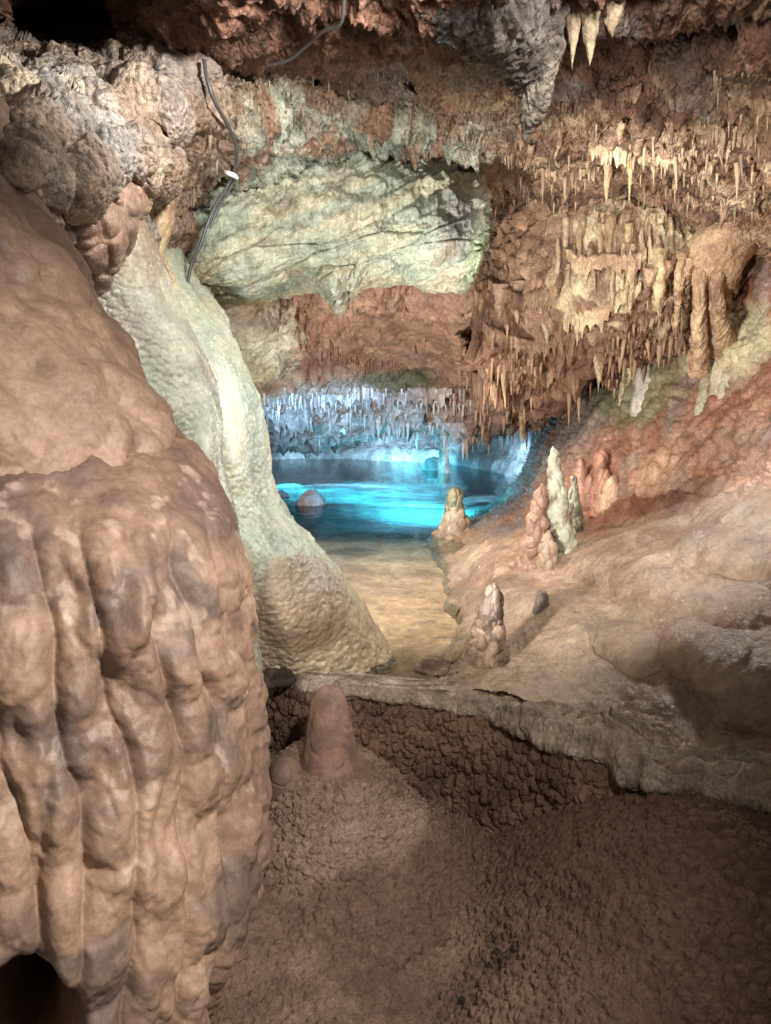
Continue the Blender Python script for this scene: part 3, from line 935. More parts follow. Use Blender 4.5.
# ------------------------------------------------------------------ pale flowstone column behind it
def make_pale_column():
    root = empty('flowstone_column', P(300, 668, 3.2))
    tag(root, 'pale glistening flowstone column flaring into a rounded cone at the pool edge', 'flowstone')
    rows = [(215, 60, 150, 3.1, .25), (250, 70, 172, 3.05, .28), (290, 90, 196, 3.0, .32), (315, 100, 214, 3.0, .34), (345, 110, 232, 3.0, .36), (375, 118, 247, 3.0, .36), (405, 126, 257, 3.02, .36), (440, 134, 260, 3.05, .36), (475, 140, 262, 3.08, .36), (505, 142, 273, 3.12, .40),
            (535, 145, 291, 3.14, .44), (565, 150, 314, 3.2, .40), (600, 155, 346, 3.27, .38), (630, 160, 370, 3.33, .37), (655, 165, 386, 3.38, .36), (675, 168, 393, 3.42, .35), (700, 170, 396, 3.44, .34)]
    V = column(rows, 700, 520)
    n = outward(V)
    PX, PY, D = project(V)
    h = .035 * fbm(V, 2.6, 3, 1) + .02 * ridge(V * [1.4, 1.4, .35], 3.2, 3, 2) + .006 * fbm(V, 14, 3, 3)
    cone = sst(535, 580, PY)
    pop = sst(615, 660, PY + .25 * (PX - 330))
    h += pop * (.013 * knobs(V, 27, 5) + .006 * knobs(V, 58, 6)) + (1 - pop) * (.005 * knobs(V, 46, 7) + .005 * ridge(V * [.6, .6, 1.7], 20, 3, 19) + .003 * fbm(V, 60, 2, 9) + .008 * ridge(V * [1, 1, .4], 8, 3, 17))
    h += .05 * blob(PX, PY, 300, 590, 45, 60, -35, 3)
    V2 = V + n * h[..., None]
    a, b = fbm(V, 3, 4, 8), fbm(V, 9, 4, 9)
    col = mix(np.broadcast_to(PALE, V.shape), C(178, 190, 166), .5 + 1.4 * a)
    col = mix(col, CREAM, sst(.0, .4, b) * .4)
    col = mix(col, C(128, 140, 128), sst(.1, .45, fbm(V * [1, 1, .3], 5, 4, 29)) * .5)
    col = mix(col, C(206, 178, 140), sst(560, 640, PY) * .8)
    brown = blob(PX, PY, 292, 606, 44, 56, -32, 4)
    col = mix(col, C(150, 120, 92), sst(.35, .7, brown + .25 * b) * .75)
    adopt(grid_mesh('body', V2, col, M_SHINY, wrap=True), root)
    # nearer glossy fold
    rows = [(150, -40, 92, 2.35, .18), (190, -10, 122, 2.4, .24), (225, 10, 142, 2.42, .26), (260, 30, 156, 2.43, .27), (300, 50, 172, 2.45, .27), (340, 62, 190, 2.46, .27), (380, 75, 207, 2.48, .27), (420, 85, 214, 2.5, .27), (460, 95, 217, 2.52, .28), (520, 100, 232, 2.56, .30), (600, 105, 246, 2.6, .32), (690, 105, 258, 2.62, .33), (760, 100, 262, 2.62, .33)]
    V = column(rows, 560, 520)
    n = outward(V)
    PX, PY, D = project(V)
    h = .02 * fbm(V, 4, 3, 11) + .012 * ridge(V * [1, 1, .3], 5, 3, 12) + .007 * knobs(V * [1, 1, 1.5], 38, 13) + .02 * blob(PX, PY, 200, 400, 10, 60, -8, 2)
    V2 = V + n * h[..., None]
    a, b = fbm(V, 4, 4, 14), fbm(V, 9, 4, 15)
    col = mix(np.broadcast_to(C(150, 140, 128), V.shape), C(166, 172, 152), .4 + 1.4 * a)
    col = mix(col, C(160, 128, 102), sst(330, 200, PY) * .85)
    col = mix(col, C(208, 204, 178), sst(0, .35, b) * .5)
    adopt(grid_mesh('fold', V2, col, M_SHINY, wrap=True), root)


make_pale_column()

# lumpy wet boulder of flowstone at its top
V = column([(148, 82, 96, 2.25, .03), (156, 60, 120, 2.22, .12), (172, 50, 128, 2.2, .18), (195, 48, 130, 2.18, .2), (220, 52, 128, 2.18, .2), (245, 60, 124, 2.2, .18), (275, 70, 118, 2.25, .15), (310, 80, 112, 2.3, .1)], 280, 240)
n = outward(V)
h = .04 * fbm(V, 5, 3, 3) + .02 * knobs(V, 11, 4) + .004 * fbm(V, 30, 2, 5)
a = fbm(V, 6, 4, 6)
tag(grid_mesh('flowstone_boss', V + n * h[..., None], mix(np.broadcast_to(C(170, 132, 108), V.shape), C(128, 104, 90), .5 + 1.5 * a), M_WET, wrap=True),
    'wet pinkish brown flowstone boss above the pale column beside the broken cream stub', 'flowstone')

# broken cream column stub
root = empty('broken_column', P(147, 190, 2.7))
tag(root, 'broken cream dripstone stub with flat top ends beside the pale column', 'broken column')
for rws, sd in [([(189, 134, 150, 2.62, .03), (192, 132, 156, 2.62, .05), (210, 130, 154, 2.62, .055), (235, 134, 152, 2.64, .05), (262, 140, 155, 2.66, .045), (300, 152, 166, 2.7, .04)], 3),
                ([(200, 152, 168, 2.66, .03), (203, 150, 172, 2.66, .045), (222, 148, 170, 2.66, .05), (240, 148, 164, 2.67, .045), (262, 150, 162, 2.68, .04), (300, 158, 170, 2.7, .03)], 4)]:
    V = column(rws, 120, 150, 2.6)
    n = outward(V)
    h = .012 * fbm(V, 9, 3, sd) + .01 * ridge(V * [1, 1, .3], 12, 2, sd)
    a = fbm(V, 9, 3, 6)
    adopt(grid_mesh('shaft', V + n * h[..., None], mix(np.broadcast_to(C(214, 186, 136), V.shape), C(176, 134, 98), .4 + 1.5 * a), M_WET, wrap=True), root)
V = column([(262, 152, 164, 2.74, .03), (280, 156, 172, 2.74, .05), (300, 160, 178, 2.75, .05), (320, 164, 180, 2.76, .05), (345, 168, 178, 2.76, .04), (380, 172, 178, 2.77, .02)], 120, 200)
n = outward(V)
h = .02 * knobs(V, 22, 7) + .01 * fbm(V, 12, 2, 3)
tag(grid_mesh('dripstone_fringe', V + n * h[..., None], np.broadcast_to(C(216, 190, 132), V.shape), M_WET, wrap=True), 'knobbly cream dripstone ribbon running down below the broken stub', 'dripstone')


# ------------------------------------------------------------------ hanging block of banded pale green rock
def make_block():
    st = [  # px, top, bottom, depth of the axis, half depth
        (172, 262, 268, 3.45, .04), (180, 245, 290, 3.45, .18), (195, 225, 303, 3.45, .28), (217, 205, 311, 3.5, .36), (250, 182, 304, 3.55, .4), (284, 172, 297, 3.6, .42), (312, 168, 291, 3.62, .43), (328, 166, 299, 3.63, .43), (340, 165, 310, 3.64, .43), (352, 164, 299, 3.65, .43), (372, 162, 283, 3.67, .43),
        (410, 160, 284, 3.72, .43), (446, 164, 285, 3.76, .42), (458, 174, 288, 3.78, .40), (470, 178, 285, 3.8, .37), (478, 184, 268, 3.82, .30), (483, 205, 240, 3.83, .15), (484, 222, 226, 3.83, .03)]
    r = crom_even(np.array(st) / [1, 1, 1, .005, .005], 640) * [1, 1, 1, .005, .005]
    nu = 420
    th = np.linspace(0, 2 * math.pi, nu, endpoint=False)
    e = 2 / 3.2
    ce = np.sign(np.cos(th)) * np.abs(np.cos(th)) ** e
    se = np.sign(np.sin(th)) * np.abs(np.sin(th)) ** e
    c = P(r[:, 0], (r[:, 1] + r[:, 2]) / 2, r[:, 3])
    hz = (r[:, 2] - r[:, 1]) / 2 / F_ * r[:, 3]
    V = np.repeat(c[:, None], nu, 1)
    V[..., 2] += hz[:, None] * ce
    V[..., 1] += r[:, 4][:, None] * se + .28 * (hz[:, None] * ce)      # face leans so that its foot is nearer
    n = outward(V)
    PX, PY, D = project(V)
    # strata dipping to the left
    sx = V[..., 0] * .42 + V[..., 2]
    strat = np.stack([V[..., 0] * 1.2, V[..., 1] * 1.2, (V[..., 2] - V[..., 0] * .32) * 5], -1)
    h = .05 * fbm(V, 2.6, 3, 2) + .022 * ridge(strat, 1.6, 4, 3) + .010 * fbm(strat, 5, 3, 5) - .03
    w1, w2, cid = worley(strat, 1.9, 7)
    h -= .022 * sst(.07, .0, w2 - w1)
    h += .022 * (cid - .5)
    rough = sst(250, 210, PY + 20 * fbm(V, 3, 2, 4) - .08 * (PX - 340))
    h += rough * (.06 * ridge(V, 7, 4, 8) - .03) + .014 * ridge(strat, 8, 4, 21) + .008 * fbm(V, 30, 4, 22) - .012 * sst(.1, 0, worley(strat, 4.5, 23)[0])
    V2 = V + n * h[..., None]
    a, b = fbm(V, 3, 4, 9), fbm(strat, 2.5, 4, 10)
    col = mix(np.broadcast_to(C(182, 180, 154), V.shape), C(154, 164, 144), .5 + 1.4 * b)
    col = mix(col, C(150, 164, 142), sst(.05, .35, a) * .6)
    col = mix(col, C(196, 184, 146), sst(.0, .35, fbm(strat, 2.2, 4, 12)) * .7)
    col = mix(col, C(128, 124, 126), blob(PX, PY, 462, 225, 26, 40, 10, 3) * .75)
    col = mix(col, C(150, 176, 130), blob(PX, PY, 478, 260, 14, 36, 10, 3) * .7)
    col = mix(col, C(150, 134, 112), sst(.16, .4, fbm(V, 6, 4, 18)) * .6)
    tag(grid_mesh('hanging_rock', V2, col, M_DRY, wrap=True), 'pale green and cream banded rock block hanging over the passage to the pool', 'rock')


make_block()


# ------------------------------------------------------------------ right hand drapery mass
def make_drapery():
    st = []
    for (x, ys_, ds_, yb, db) in [
            (478, (190, 230, 270, 300), (5.9, 5.9, 5.5, 5.3), 330, 5.5), (520, (185, 225, 260, 310), (5.4, 5.7, 5.3, 5.2), 372, 5.7), (550, (185, 220, 260, 310), (5.0, 4.95, 4.9, 5.0), 385, 5.8), (580, (190, 214, 255, 305), (4.9, 4.6, 4.6, 4.75), 366, 5.4),
            (610, (196, 216, 255, 300), (4.8, 4.45, 4.4, 4.55), 350, 5.0), (640, (200, 218, 255, 295), (4.7, 4.35, 4.3, 4.45), 345, 4.9), (670, (210, 226, 258, 290), (4.6, 4.3, 4.25, 4.4), 336, 4.8), (700, (220, 236, 262, 285), (4.6, 4.3, 4.3, 4.45), 315, 4.75), (735, (230, 250, 268, 285), (4.6, 4.5, 4.5, 4.6), 300, 4.8)]:
        pts = [P(x, ys_[0] - 25, ds_[0] + .5)] + [P(x, y, d) for y, d in zip(ys_, ds_)] + [P(x, yb, db)]
        e = pts[-1]
        pts += [e + np.array([0, .35, .06]), e + np.array([0, .9, .22])]
        st.append(pts)
    A = crom(np.array(st), 560)
    V = crom(np.swapaxes(A, 0, 1), 420)
    n = facing(V, normals(V))
    PX, PY, D = project(V)
    z = V * np.array([1, 1, .28])
    right = sst(555, 600, PX)
    flu = ridge(z, 5.5, 3, 4)
    h = .11 * fbm(V, 2.4, 3, 1) + .085 * flu + .012 * fbm(V, 22, 3, 6) + (1 - right) * (.08 * ridge(V, 5, 4, 8) - .06 * sst(.3, .05, worley(V, 5, 9)[0]))
    h += .05 * ridge(z, 13, 3, 14) + .02 * ridge(V * [1, 1, .5], 24, 3, 15)
    V2 = V + n * h[..., None]
    low = sst(285, 340, PY + 0 * PX)
    f1, f2, cid = worley(V * [1, .7, .3], 13, 22)
    dr = np.clip(1 - f1 / .5, 0, 1) ** 1.2 * cid * (low + .35)
    V2[..., 2] -= .16 * dr
    V2 += n * (.04 * dr)[..., None]
    a, b = fbm(V, 2.2, 4, 20), fbm(V, 7, 4, 21)
    col = mix(np.broadcast_to(C(168, 130, 98), V.shape), C(112, 80, 60), .5 + 1.5 * a)
    col = mix(col, CREAM * .92, sst(.0, .4, .6 * (flu - .35) + b) * right * .8 * sst(340, 300, PY))
    col = mix(col, C(206, 160, 120), (1 - right) * sst(.05, .3, b) * .5)
    col = mix(col, C(120, 80, 62), low * .5)
    tag(grid_mesh('flowstone_drapery', V2, col, M_DRY), 'brown and cream fluted drapery mass hanging between the green block and the orange wall', 'drapery')


make_drapery()


def rope_grid(pts, rad, nu=20, nv=120, lump=0.0, seed=0, fq=14, zs=.5):
    """Tapered tube along a path, with lumps."""
    p = crom_even(np.array([list(a) + [r * 50] for a, r in zip(pts, rad)]), nv)
    r = p[:, 3] / 50
    p = p[:, :3]
    t = np.gradient(p, axis=0)
    t /= np.linalg.norm(t, axis=1, keepdims=True) + 1e-9
    ref = np.where(np.abs(t[:, 1:2]) < .9, np.array([[0, 1., 0]]), np.array([[1., 0, 0]]))
    a = np.cross(t, ref)
    a /= np.linalg.norm(a, axis=1, keepdims=True)
    b = np.cross(t, a)
    th = np.linspace(0, 2 * math.pi, nu, endpoint=False)
    o = a[:, None] * np.cos(th)[None, :, None] + b[:, None] * np.sin(th)[None, :, None]
    V = p[:, None] + o * r[:, None, None]
    if lump:
        k = .9 * ridge(V * [1, 1, zs], fq, 3, seed) + .35 * knobs(V * [1, 1, zs], fq * 1.6, seed + 1) - .35 + .25 * fbm(V, fq * 3, 3, seed + 2)
        V = V + o * (lump * k * np.minimum(1, r / (r.max() * .4))[:, None])[..., None]
    return V


# elephant-foot columns at the end of the drapery
root = empty('dripstone_columns', P(715, 320, 4.35))
tag(root, 'cluster of cream dripstone columns joining a round boss to the orange wall', 'dripstone columns')
V = column([(196, 735, 748, 3.95, .04), (208, 722, 752, 3.98, .10), (222, 708, 756, 4.0, .15), (238, 692, 757, 4.05, .18), (254, 680, 752, 4.1, .18), (268, 676, 744, 4.12, .15), (280, 684, 738, 4.15, .1), (292, 695, 730, 4.2, .04)], 220, 180)
n = outward(V)
h = .03 * fbm(V, 5, 3, 3) + .006 * fbm(V, 25, 3, 4)
adopt(grid_mesh('boss', V + n * h[..., None], mix(np.broadcast_to(C(206, 176, 130), V.shape), C(176, 138, 100), .5 + 1.3 * fbm(V, 6, 3, 4)), M_DRY, wrap=True), root)
for k, (x0, y0, x1, y1, x2, y2, r0, r1, r2) in enumerate([(a_, b_, c_, d_, e_, f_, g_ * .72, h_ * .66, i_ * .8) for (a_, b_, c_, d_, e_, f_, g_, h_, i_) in [(742, 205, 752, 182, 758, 150, .09, .06, .05), (683, 250, 679, 285, 676, 338, .045, .028, .008), (700, 255, 699, 300, 698, 372, .05, .04, .07), (722, 255, 716, 298, 722, 350, .055, .045, .10), (740, 242, 737, 268, 736, 296, .05, .03, .008),
                                                      (668, 258, 663, 282, 660, 318, .05, .03, .008), (652, 266, 649, 284, 646, 306, .045, .025, .008), (691, 256, 687, 280, 686, 318, .045, .025, .008), (730, 252, 727, 280, 729, 312, .05, .03, .01), (711, 258, 707, 285, 706, 330, .045, .03, .008)]]):
    V = rope_grid([P(x0, y0, 4.02), P(x1, y1, 4.1), P(x2, y2, 4.42 if y2 > 200 else 3.9)], [r0, r1, r2], 72, 220, .018, k + 3, 16, .13)
    adopt(grid_mesh('strand', V, mix(np.broadcast_to(C(204, 170, 124), V.shape), C(150, 108, 80), .5 + 1.5 * fbm(V * [1, 1, .4], 14, 4, k)), M_DRY, wrap=True), root)

# grey curtains hanging from the near ceiling
root = empty('rock_curtain', P(535, 30, 2.25))
tag(root, 'grey white fluted rock curtain with pointed end hanging from the rusty ceiling', 'curtain')
for k, (pts, rad, cc) in enumerate([
        ([P(478, -40, 2.1), P(500, 10, 2.2), P(522, 55, 2.3), P(532, 95, 2.38), P(527, 132, 2.42)], [.10, .12, .075, .035, .006], C(136, 126, 118)),
        ([P(548, -40, 2.15), P(546, 20, 2.25), P(541, 70, 2.32), P(533, 110, 2.36), P(524, 140, 2.4)], [.05, .045, .04, .025, .005], C(176, 164, 146)),
        ([P(445, -30, 2.1), P(462, 5, 2.2), P(472, 40, 2.28), P(468, 62, 2.34)], [.12, .11, .06, .008], C(132, 128, 128))]):
    V = rope_grid(pts, rad, 140, 320, .034, k + 40, 17, .10)
    b = fbm(V, 9, 4, 5)
    adopt(grid_mesh('fold', V, mix(np.broadcast_to(cc, V.shape), C(104, 92, 86), .35 + 1.5 * b), M_CEIL, wrap=True), root)


# ------------------------------------------------------------------ stalagmites
def lathe(base, prof, tilt=(0, 0), nu=90, nv=160):
    """prof: (height, radius) upward from the base point."""
    pr = crom_even(np.array(prof, float), nv)
    th = np.linspace(0, 2 * math.pi, nu, endpoint=False)
    V = np.zeros((nv, nu, 3))
    V[..., 0] = base[0] + pr[:, 1:2] * np.cos(th) + pr[:, :1] * tilt[0]
    V[..., 1] = base[1] + pr[:, 1:2] * np.sin(th) + pr[:, :1] * tilt[1]
    V[..., 2] = base[2] + pr[:, :1]
    return V


def px_at(p):
    return project(np.array(p))[2] / F_


rqx, rqy, rqd = project(RIGHT[0])


def on_rock(x, y, r=5):
    m = (np.abs(rqx - x) < r) & (np.abs(rqy - y) < r)
    return float(np.percentile(rqd[m], 25)) if m.any() else 5.0


def stalagmite(name, label, parts, mat, group=None):
    parts = [(q[0], q[1], [(q[2][0][0] - 26, q[2][0][1] * 1.15)] + list(q[2])) + tuple(q[3:]) for q in parts]
    b0 = parts[0][1]
    if len(parts) == 1:
        root = None
    else:
        root = empty(name, b0)
        tag(root, label, 'stalagmite', group)
    for (pn, base, prof, tilt, ca, cb, lump, fq, zs, sd) in parts:
        k = px_at(base)
        V = lathe(base, [(h * k, r * k) for h, r in prof], tilt)
        n = outward(V)
        tip = np.minimum(1, np.array([np.linalg.norm(V - V.mean(1, keepdims=True), axis=-1).mean(1)]).T / (.015)).reshape(-1, 1)
        h = lump * (knobs(V * [1, 1, zs], fq, sd) + .6 * fbm(V, fq * .5, 3, sd + 2)) * tip + .15 * lump * fbm(V, fq * 3, 2, sd)
        col = mix(np.broadcast_to(ca, V.shape), cb, sst(-.3, .4, fbm(V, fq * .5, 3, sd + 5)))
        o = grid_mesh(name if root is None else pn, V + n * h[..., None], col, mat, wrap=True)
        if root is None:
            tag(o, label, 'stalagmite', group)
        else:
            adopt(o, root)


Bm = plane_pt(np.array(330.), np.array(768.), .25)
stalagmite('stalagmite', 'smooth round-topped brown stalagmite on the popcorn mound in the foreground', [
    ('shaft', Bm, [(-14, 40), (-2, 33), (4, 30), (14, 27), (40, 22.5), (62, 18.5), (73, 15.5), (79, 12), (82.5, 7), (84, 4), (84.4, .4)], (0, 0), C(166, 126, 106), C(138, 106, 92), .007, 20, .4, 3),
    ('foot_ring', Bm, [(-16, 40), (-9, 38), (-3, 36), (1, 33), (4, 30), (5, 20)], (0, 0), C(150, 116, 98), C(124, 98, 86), .008, 34, .5, 6)], M_BROWN)
Bn = plane_pt(np.array(287.), np.array(784.), .235)
stalagmite('stalagmite', 'small domed grey brown stalagmite stub beside the foot of the foreground one', [
    ('shaft', Bn, [(-14, 22), (-2, 19), (10, 17), (20, 13), (26, 7), (28, .5)], (0, 0), C(144, 114, 98), C(124, 98, 86), .006, 18, .8, 8)], M_BROWN)
Bk = P(487, 659, on_rock(487, 652) - .06)
stalagmite('stalagmite', 'tall knobbly grey brown stalagmite with popcorn foot behind the rimstone dam', [
    ('foot', Bk, [(-8, 24), (0, 23), (10, 19), (24, 15), (36, 12), (44, 6)], (.05, 0), C(172, 142, 114), C(132, 106, 86), .02, 26, .8, 9),
    ('shaft', Bk, [(0, 16), (20, 14), (36, 12.5), (50, 10.5), (62, 9), (70, 7), (76, 3.5), (79, .3)], (.07, 0), C(134, 110, 92), C(98, 82, 72), .010, 26, .6, 10)], M_WET)
Bs = P(542, 606, on_rock(542, 604))
stalagmite('stalagmite', 'stubby dark grey stalagmite on the wet flowstone beside the tall knobbly one', [
    ('shaft', Bs, [(-6, 10), (0, 7), (8, 5.5), (14, 4), (17, .4)], (0, 0), C(140, 120, 106), C(104, 92, 88), .006, 20, 1, 12)], M_WET)
Bp = plane_pt(np.array(454.), np.array(535.), .40)
stalagmite('stalagmite', 'cone shaped cream stalagmite with mossy green stump top standing in the pool', [
    ('foot', Bp, [(-12, 26), (-2, 21), (4, 17), (12, 13), (22, 9.5), (30, 6)], (0, 0), C(186, 162, 136), C(160, 140, 118), .03, 9, 1, 14),
    ('stump', Bp, [(22, 8.5), (30, 7.5), (38, 7), (44, 6.5), (47, 5), (48, .5)], (0, 0), C(118, 122, 86), C(146, 138, 108), .02, 14, .5, 15)], M_WET)
# tall pale and orange cluster
D0 = 5.05
cl = [(563, 548, [(-10, 16), (0, 15), (14, 15.5), (24, 13), (36, 13.5), (48, 10.5), (58, 10.5), (66, 8), (74, 8), (82, 6), (90, 6), (97, 4.4), (102, .6)], (-.13, 0), C(172, 176, 152), C(140, 126, 104), .016, 20, .7, 21),
      (532, 562, [(-6, 18), (6, 16), (16, 16.5), (26, 12.5), (38, 12), (48, 8.5), (58, 8), (68, 4.5), (75, .6)], (.10, 0), C(168, 122, 98), C(150, 112, 90), .018, 20, .7, 22),
      (574, 530, [(-6, 11), (6, 10.5), (24, 7), (40, 4), (52, 3), (55, .4)], (-.04, 0), C(176, 180, 158), C(138, 134, 114), .016, 22, .7, 23),
      (548, 566, [(-6, 12), (6, 10), (16, 7), (26, 3), (28, .4)], (0, 0), C(164, 136, 108), C(140, 112, 88), .018, 18, .8, 24)]
stalagmite('stalagmite', 'tall pale green and orange many-knobbed stalagmite cluster at the pool end of the wet slope', [
    ('spire', P(x, min(y, 558), min(D0, on_rock(x, min(y, 558))) - .02 * i), [(a_, b_ * .8) for a_, b_ in pf], tl, ca, cb, lu, fq, zs, sd) for i, (x, y, pf, tl, ca, cb, lu, fq, zs, sd) in enumerate(cl)], M_SHINY)
for (x, y, pf, ca, lab, d) in [
        (580, 492, [(-6, 8), (4, 6.5), (20, 5.5), (30, 4), (34, .4)], C(188, 134, 108), 'slim pinkish stalagmite, closest to the pool in the group on the orange rock shelf', 5.45),
        (600, 484, [(-6, 8), (4, 6.5), (22, 6), (30, 4.5), (34, .4)], C(178, 120, 94), 'orange stalagmite, the tallest in the group on the orange rock shelf', 5.35),
        (604, 494, [(-6, 8), (4, 6), (14, 5.5), (22, 4), (25, .4)], C(196, 140, 112), 'short leaning pink stalagmite just in front of the orange one on the shelf', 5.2),
        (613, 494, [(-6, 11), (2, 10), (8, 8), (15, 4), (18, .4)], C(218, 178, 142), 'squat cream domed stalagmite, closest to the orange wall in the shelf group', 5.1),
        (590, 494, [(-6, 7), (4, 6), (12, 5), (18, 3), (20, .4)], C(168, 116, 92), 'low dull brown stalagmite between the slim pinkish and orange ones on the shelf', 5.35),
        (628, 386, [(-10, 8), (0, 7), (12, 5), (20, 3.4), (27, .4)], C(226, 208, 160), 'bright cream stalagmite sticking up from the grey ridge under the drapery', 5.85),
        (646, 380, [(-10, 12), (0, 11), (8, 9), (16, 6), (20, .6)], C(206, 196, 184), 'broad whitish stalagmite lump on the grey ridge under the drapery', 5.6),
        (720, 366, [(-8, 7), (0, 6), (10, 4.5), (20, 3), (26, .4)], C(190, 178, 140), 'slender pale stalagmite knob below the cream dripstone columns', 4.35),
        (729, 378, [(-8, 9), (0, 8), (6, 6), (10, .6)], C(196, 186, 152), 'round white stalagmite knob below the cream dripstone columns', 4.2),
        (707, 382, [(-8, 7), (0, 6), (6, 4), (9, .6)], C(176, 168, 130), 'small greenish stalagmite knob, closest to the pool below the cream columns', 4.35)]:
    stalagmite('stalagmite', lab, [('shaft', P(x, y, min(d + .3, on_rock(x, y)) + .05), pf, (0, 0), ca, ca * .8, .015, 11, .8, int(x))], M_WET)


# ------------------------------------------------------------------ column standing in the pool, rocks in the pool
root = empty('pool_column', plane_pt(np.array(443.), np.array(472.), .4))
tag(root, 'slim brown dripstone column reaching from the stalactite fringe into the blue pool', 'dripstone column')
Bc = plane_pt(np.array(444.), np.array(473.), .4)
dc = project(Bc)[2]
V = rope_grid([Bc - [0, 0, .15], P(444, 466, dc), P(444, 450, dc), P(443, 432, dc), P(442, 418, dc)], [.10, .075, .06, .075, .14], 40, 140, .03, 5, 7)
adopt(grid_mesh('shaft', V, mix(np.broadcast_to(C(176, 146, 128), V.shape), C(132, 108, 96), .5 + 1.5 * fbm(V, 5, 3, 4)), M_DRY, wrap=True), root)
V = lathe(plane_pt(np.array(434.), np.array(471.), .38), [(-.1, .20), (0, .19), (.08, .18), (.15, .15), (.19, .08), (.20, .01)], nu=60, nv=60)
n = outward(V)
adopt(grid_mesh('foot', V + n * (.06 * fbm(V, 5, 3, 3))[..., None], np.broadcast_to(C(130, 130, 130), V.shape), M_DRY, wrap=True), root)


Vm = lathe((Bm[0] - .015, Bm[1] + .02, 0.0), [(.285, .01), (.284, .05), (.278, .11), (.25, .155), (.20, .205), (.145, .255), (.10, .295), (.06, .335), (.045, .36), (.03, .41), (-.01, .47), (-.06, .54), (-.14, .62)], nu=760, nv=420)
Vm[..., 1] = Bm[1] + .02 + (Vm[..., 1] - Bm[1] - .02) * 1.25
n = outward(Vm)
wv = Vm + .012 * np.stack([fbm(Vm, 14, 2, s) for s in (3, 4, 5)], -1)
h = .02 * fbm(Vm, 5, 3, 2) + sst(.285, .25, Vm[..., 2]) * (.020 * knobs(wv, 34, 1) + .007 * knobs(wv, 80, 2)) + .002 * fbm(Vm, 40, 2, 3)
cm = mix(np.broadcast_to(C(176, 146, 124), Vm.shape), C(136, 108, 90), .5 + 1.2 * fbm(Vm, 5, 4, 9))
cm = mix(cm, C(124, 96, 80), sst(.10, .02, Vm[..., 2] + .05 * fbm(Vm, 6, 3, 4)))
for o in bpy.data.objects:
    if o.name == 'stalagmite' and o.type == 'EMPTY':
        adopt(grid_mesh('mound', Vm + n * h[..., None], cm, M_POP, wrap=True), o)


def rock(name, px, py, w, hgt, c1, c2, label, seed, z=.40):
    b = plane_pt(np.array(float(px)), np.array(float(py)), z)
    k = px_at(b)
    V = lathe(b - [0, 0, hgt * k * .5], [(0, w * .35 * k), (hgt * .3 * k, w * .52 * k), (hgt * .7 * k, w * .5 * k), (hgt * 1.15 * k, w * .34 * k), (hgt * 1.45 * k, w * .14 * k), (hgt * 1.5 * k, .002)], nu=80, nv=80)
    n = outward(V)
    h = w * k * (.22 * fbm(V, 1.2 / (w * k), 4, seed) + .12 * ridge(V, 2.2 / (w * k), 3, seed))
    a = fbm(V, 1.2 / (w * k), 3, seed + 4)
    tag(grid_mesh(name, V + n * h[..., None], mix(np.broadcast_to(c1, V.shape), c2, .5 + 1.6 * a), M_DRY, wrap=True), label, 'rock')


rock('pool_rock', 312, 504, 24, 13, C(170, 122, 92), C(150, 146, 146), 'orange and white rock standing out of the pool beside the pale column', 3)
rock('pool_rock', 282, 496, 13, 5, C(186, 190, 196), C(150, 156, 166), 'small bluish rock just breaking the pool surface beside the orange rock', 5)
rock('pool_rock', 519, 489, 12, 6, C(206, 208, 210), C(170, 174, 180), 'small pale rock at the far bank of the pool behind the stalagmite cluster', 7)
rock('shore_rock', 272, 676, 44, 7, C(116, 96, 80), C(70, 56, 48), 'dark flat layered rock at the dam end below the pale column', 9, .44)
rock('shore_rock', 432, 668, 30, 7, C(160, 130, 104), C(110, 86, 70), 'small eroded brown crust rock on the dam in front of the sandy pool bed', 11, .43)

for k, (x, y, w_) in enumerate([(497, 952, 7), (506, 960, 5), (512, 948, 4), (489, 966, 5), (500, 972, 3.5), (462, 1000, 6), (478, 985, 4), (520, 958, 3.5), (494, 940, 3)]):
    g = plane_pt(np.array(float(x)), np.array(float(y)), .06)
    g = plane_pt(np.array(float(x)), np.array(float(y)), float(floor_h(g[0], g[1])) + .012)
    rock('mud_crumb', x, y, w_, 3.2, C(64, 48, 42), C(46, 36, 32), 'small dark crumb of mud lying on the brown floor of the basin', 40 + k, g[2])
for o in bpy.data.objects:
    if o.name.startswith('mud_crumb'):
        o['group'] = 'dark crumbs on the basin floor'
        o['category'] = 'crumb'

# golden drapery in the recess behind the slope
root = empty('gold_drapery', P(575, 380, 7.0))
tag(root, 'yellow brown rock curtains in the dark recess above the stalagmite cluster', 'drapery')
for k, (pts, rad) in enumerate([([P(600, 350, 6.8), P(585, 365, 6.9), P(566, 388, 7.0), P(550, 408, 7.1)], [.14, .12, .09, .015]), ([P(596, 352, 7.2), P(594, 385, 7.3), P(590, 420, 7.3)], [.10, .11, .05]), ([P(560, 372, 6.7), P(542, 390, 6.8), P(524, 404, 6.9)], [.16, .12, .02])]):
    V = rope_grid(pts, rad, 60, 160, .05, k + 60, 6, .4)
    adopt(grid_mesh('fold', V, mix(np.broadcast_to(C(200, 166, 96), V.shape), C(140, 100, 66), .45 + 1.4 * fbm(V, 5, 3, k)), M_CHAM, wrap=True), root)

# ------------------------------------------------------------------ cables on the ceiling
CAB = bpy.data.materials.new('grey_cable_sheath')
CAB.use_nodes = True
CAB.node_tree.nodes['Principled BSDF'].inputs['Base Color'].default_value = (.085, .085, .09, 1)
CAB.node_tree.nodes['Principled BSDF'].inputs['Roughness'].default_value = .35
TIE = bpy.data.materials.new('white_plastic_tie')
TIE.use_nodes = True
TIE.node_tree.nodes['Principled BSDF'].inputs['Base Color'].default_value = (.8, .8, .78, 1)
TIE.node_tree.nodes['Principled BSDF'].inputs['Roughness'].default_value = .4

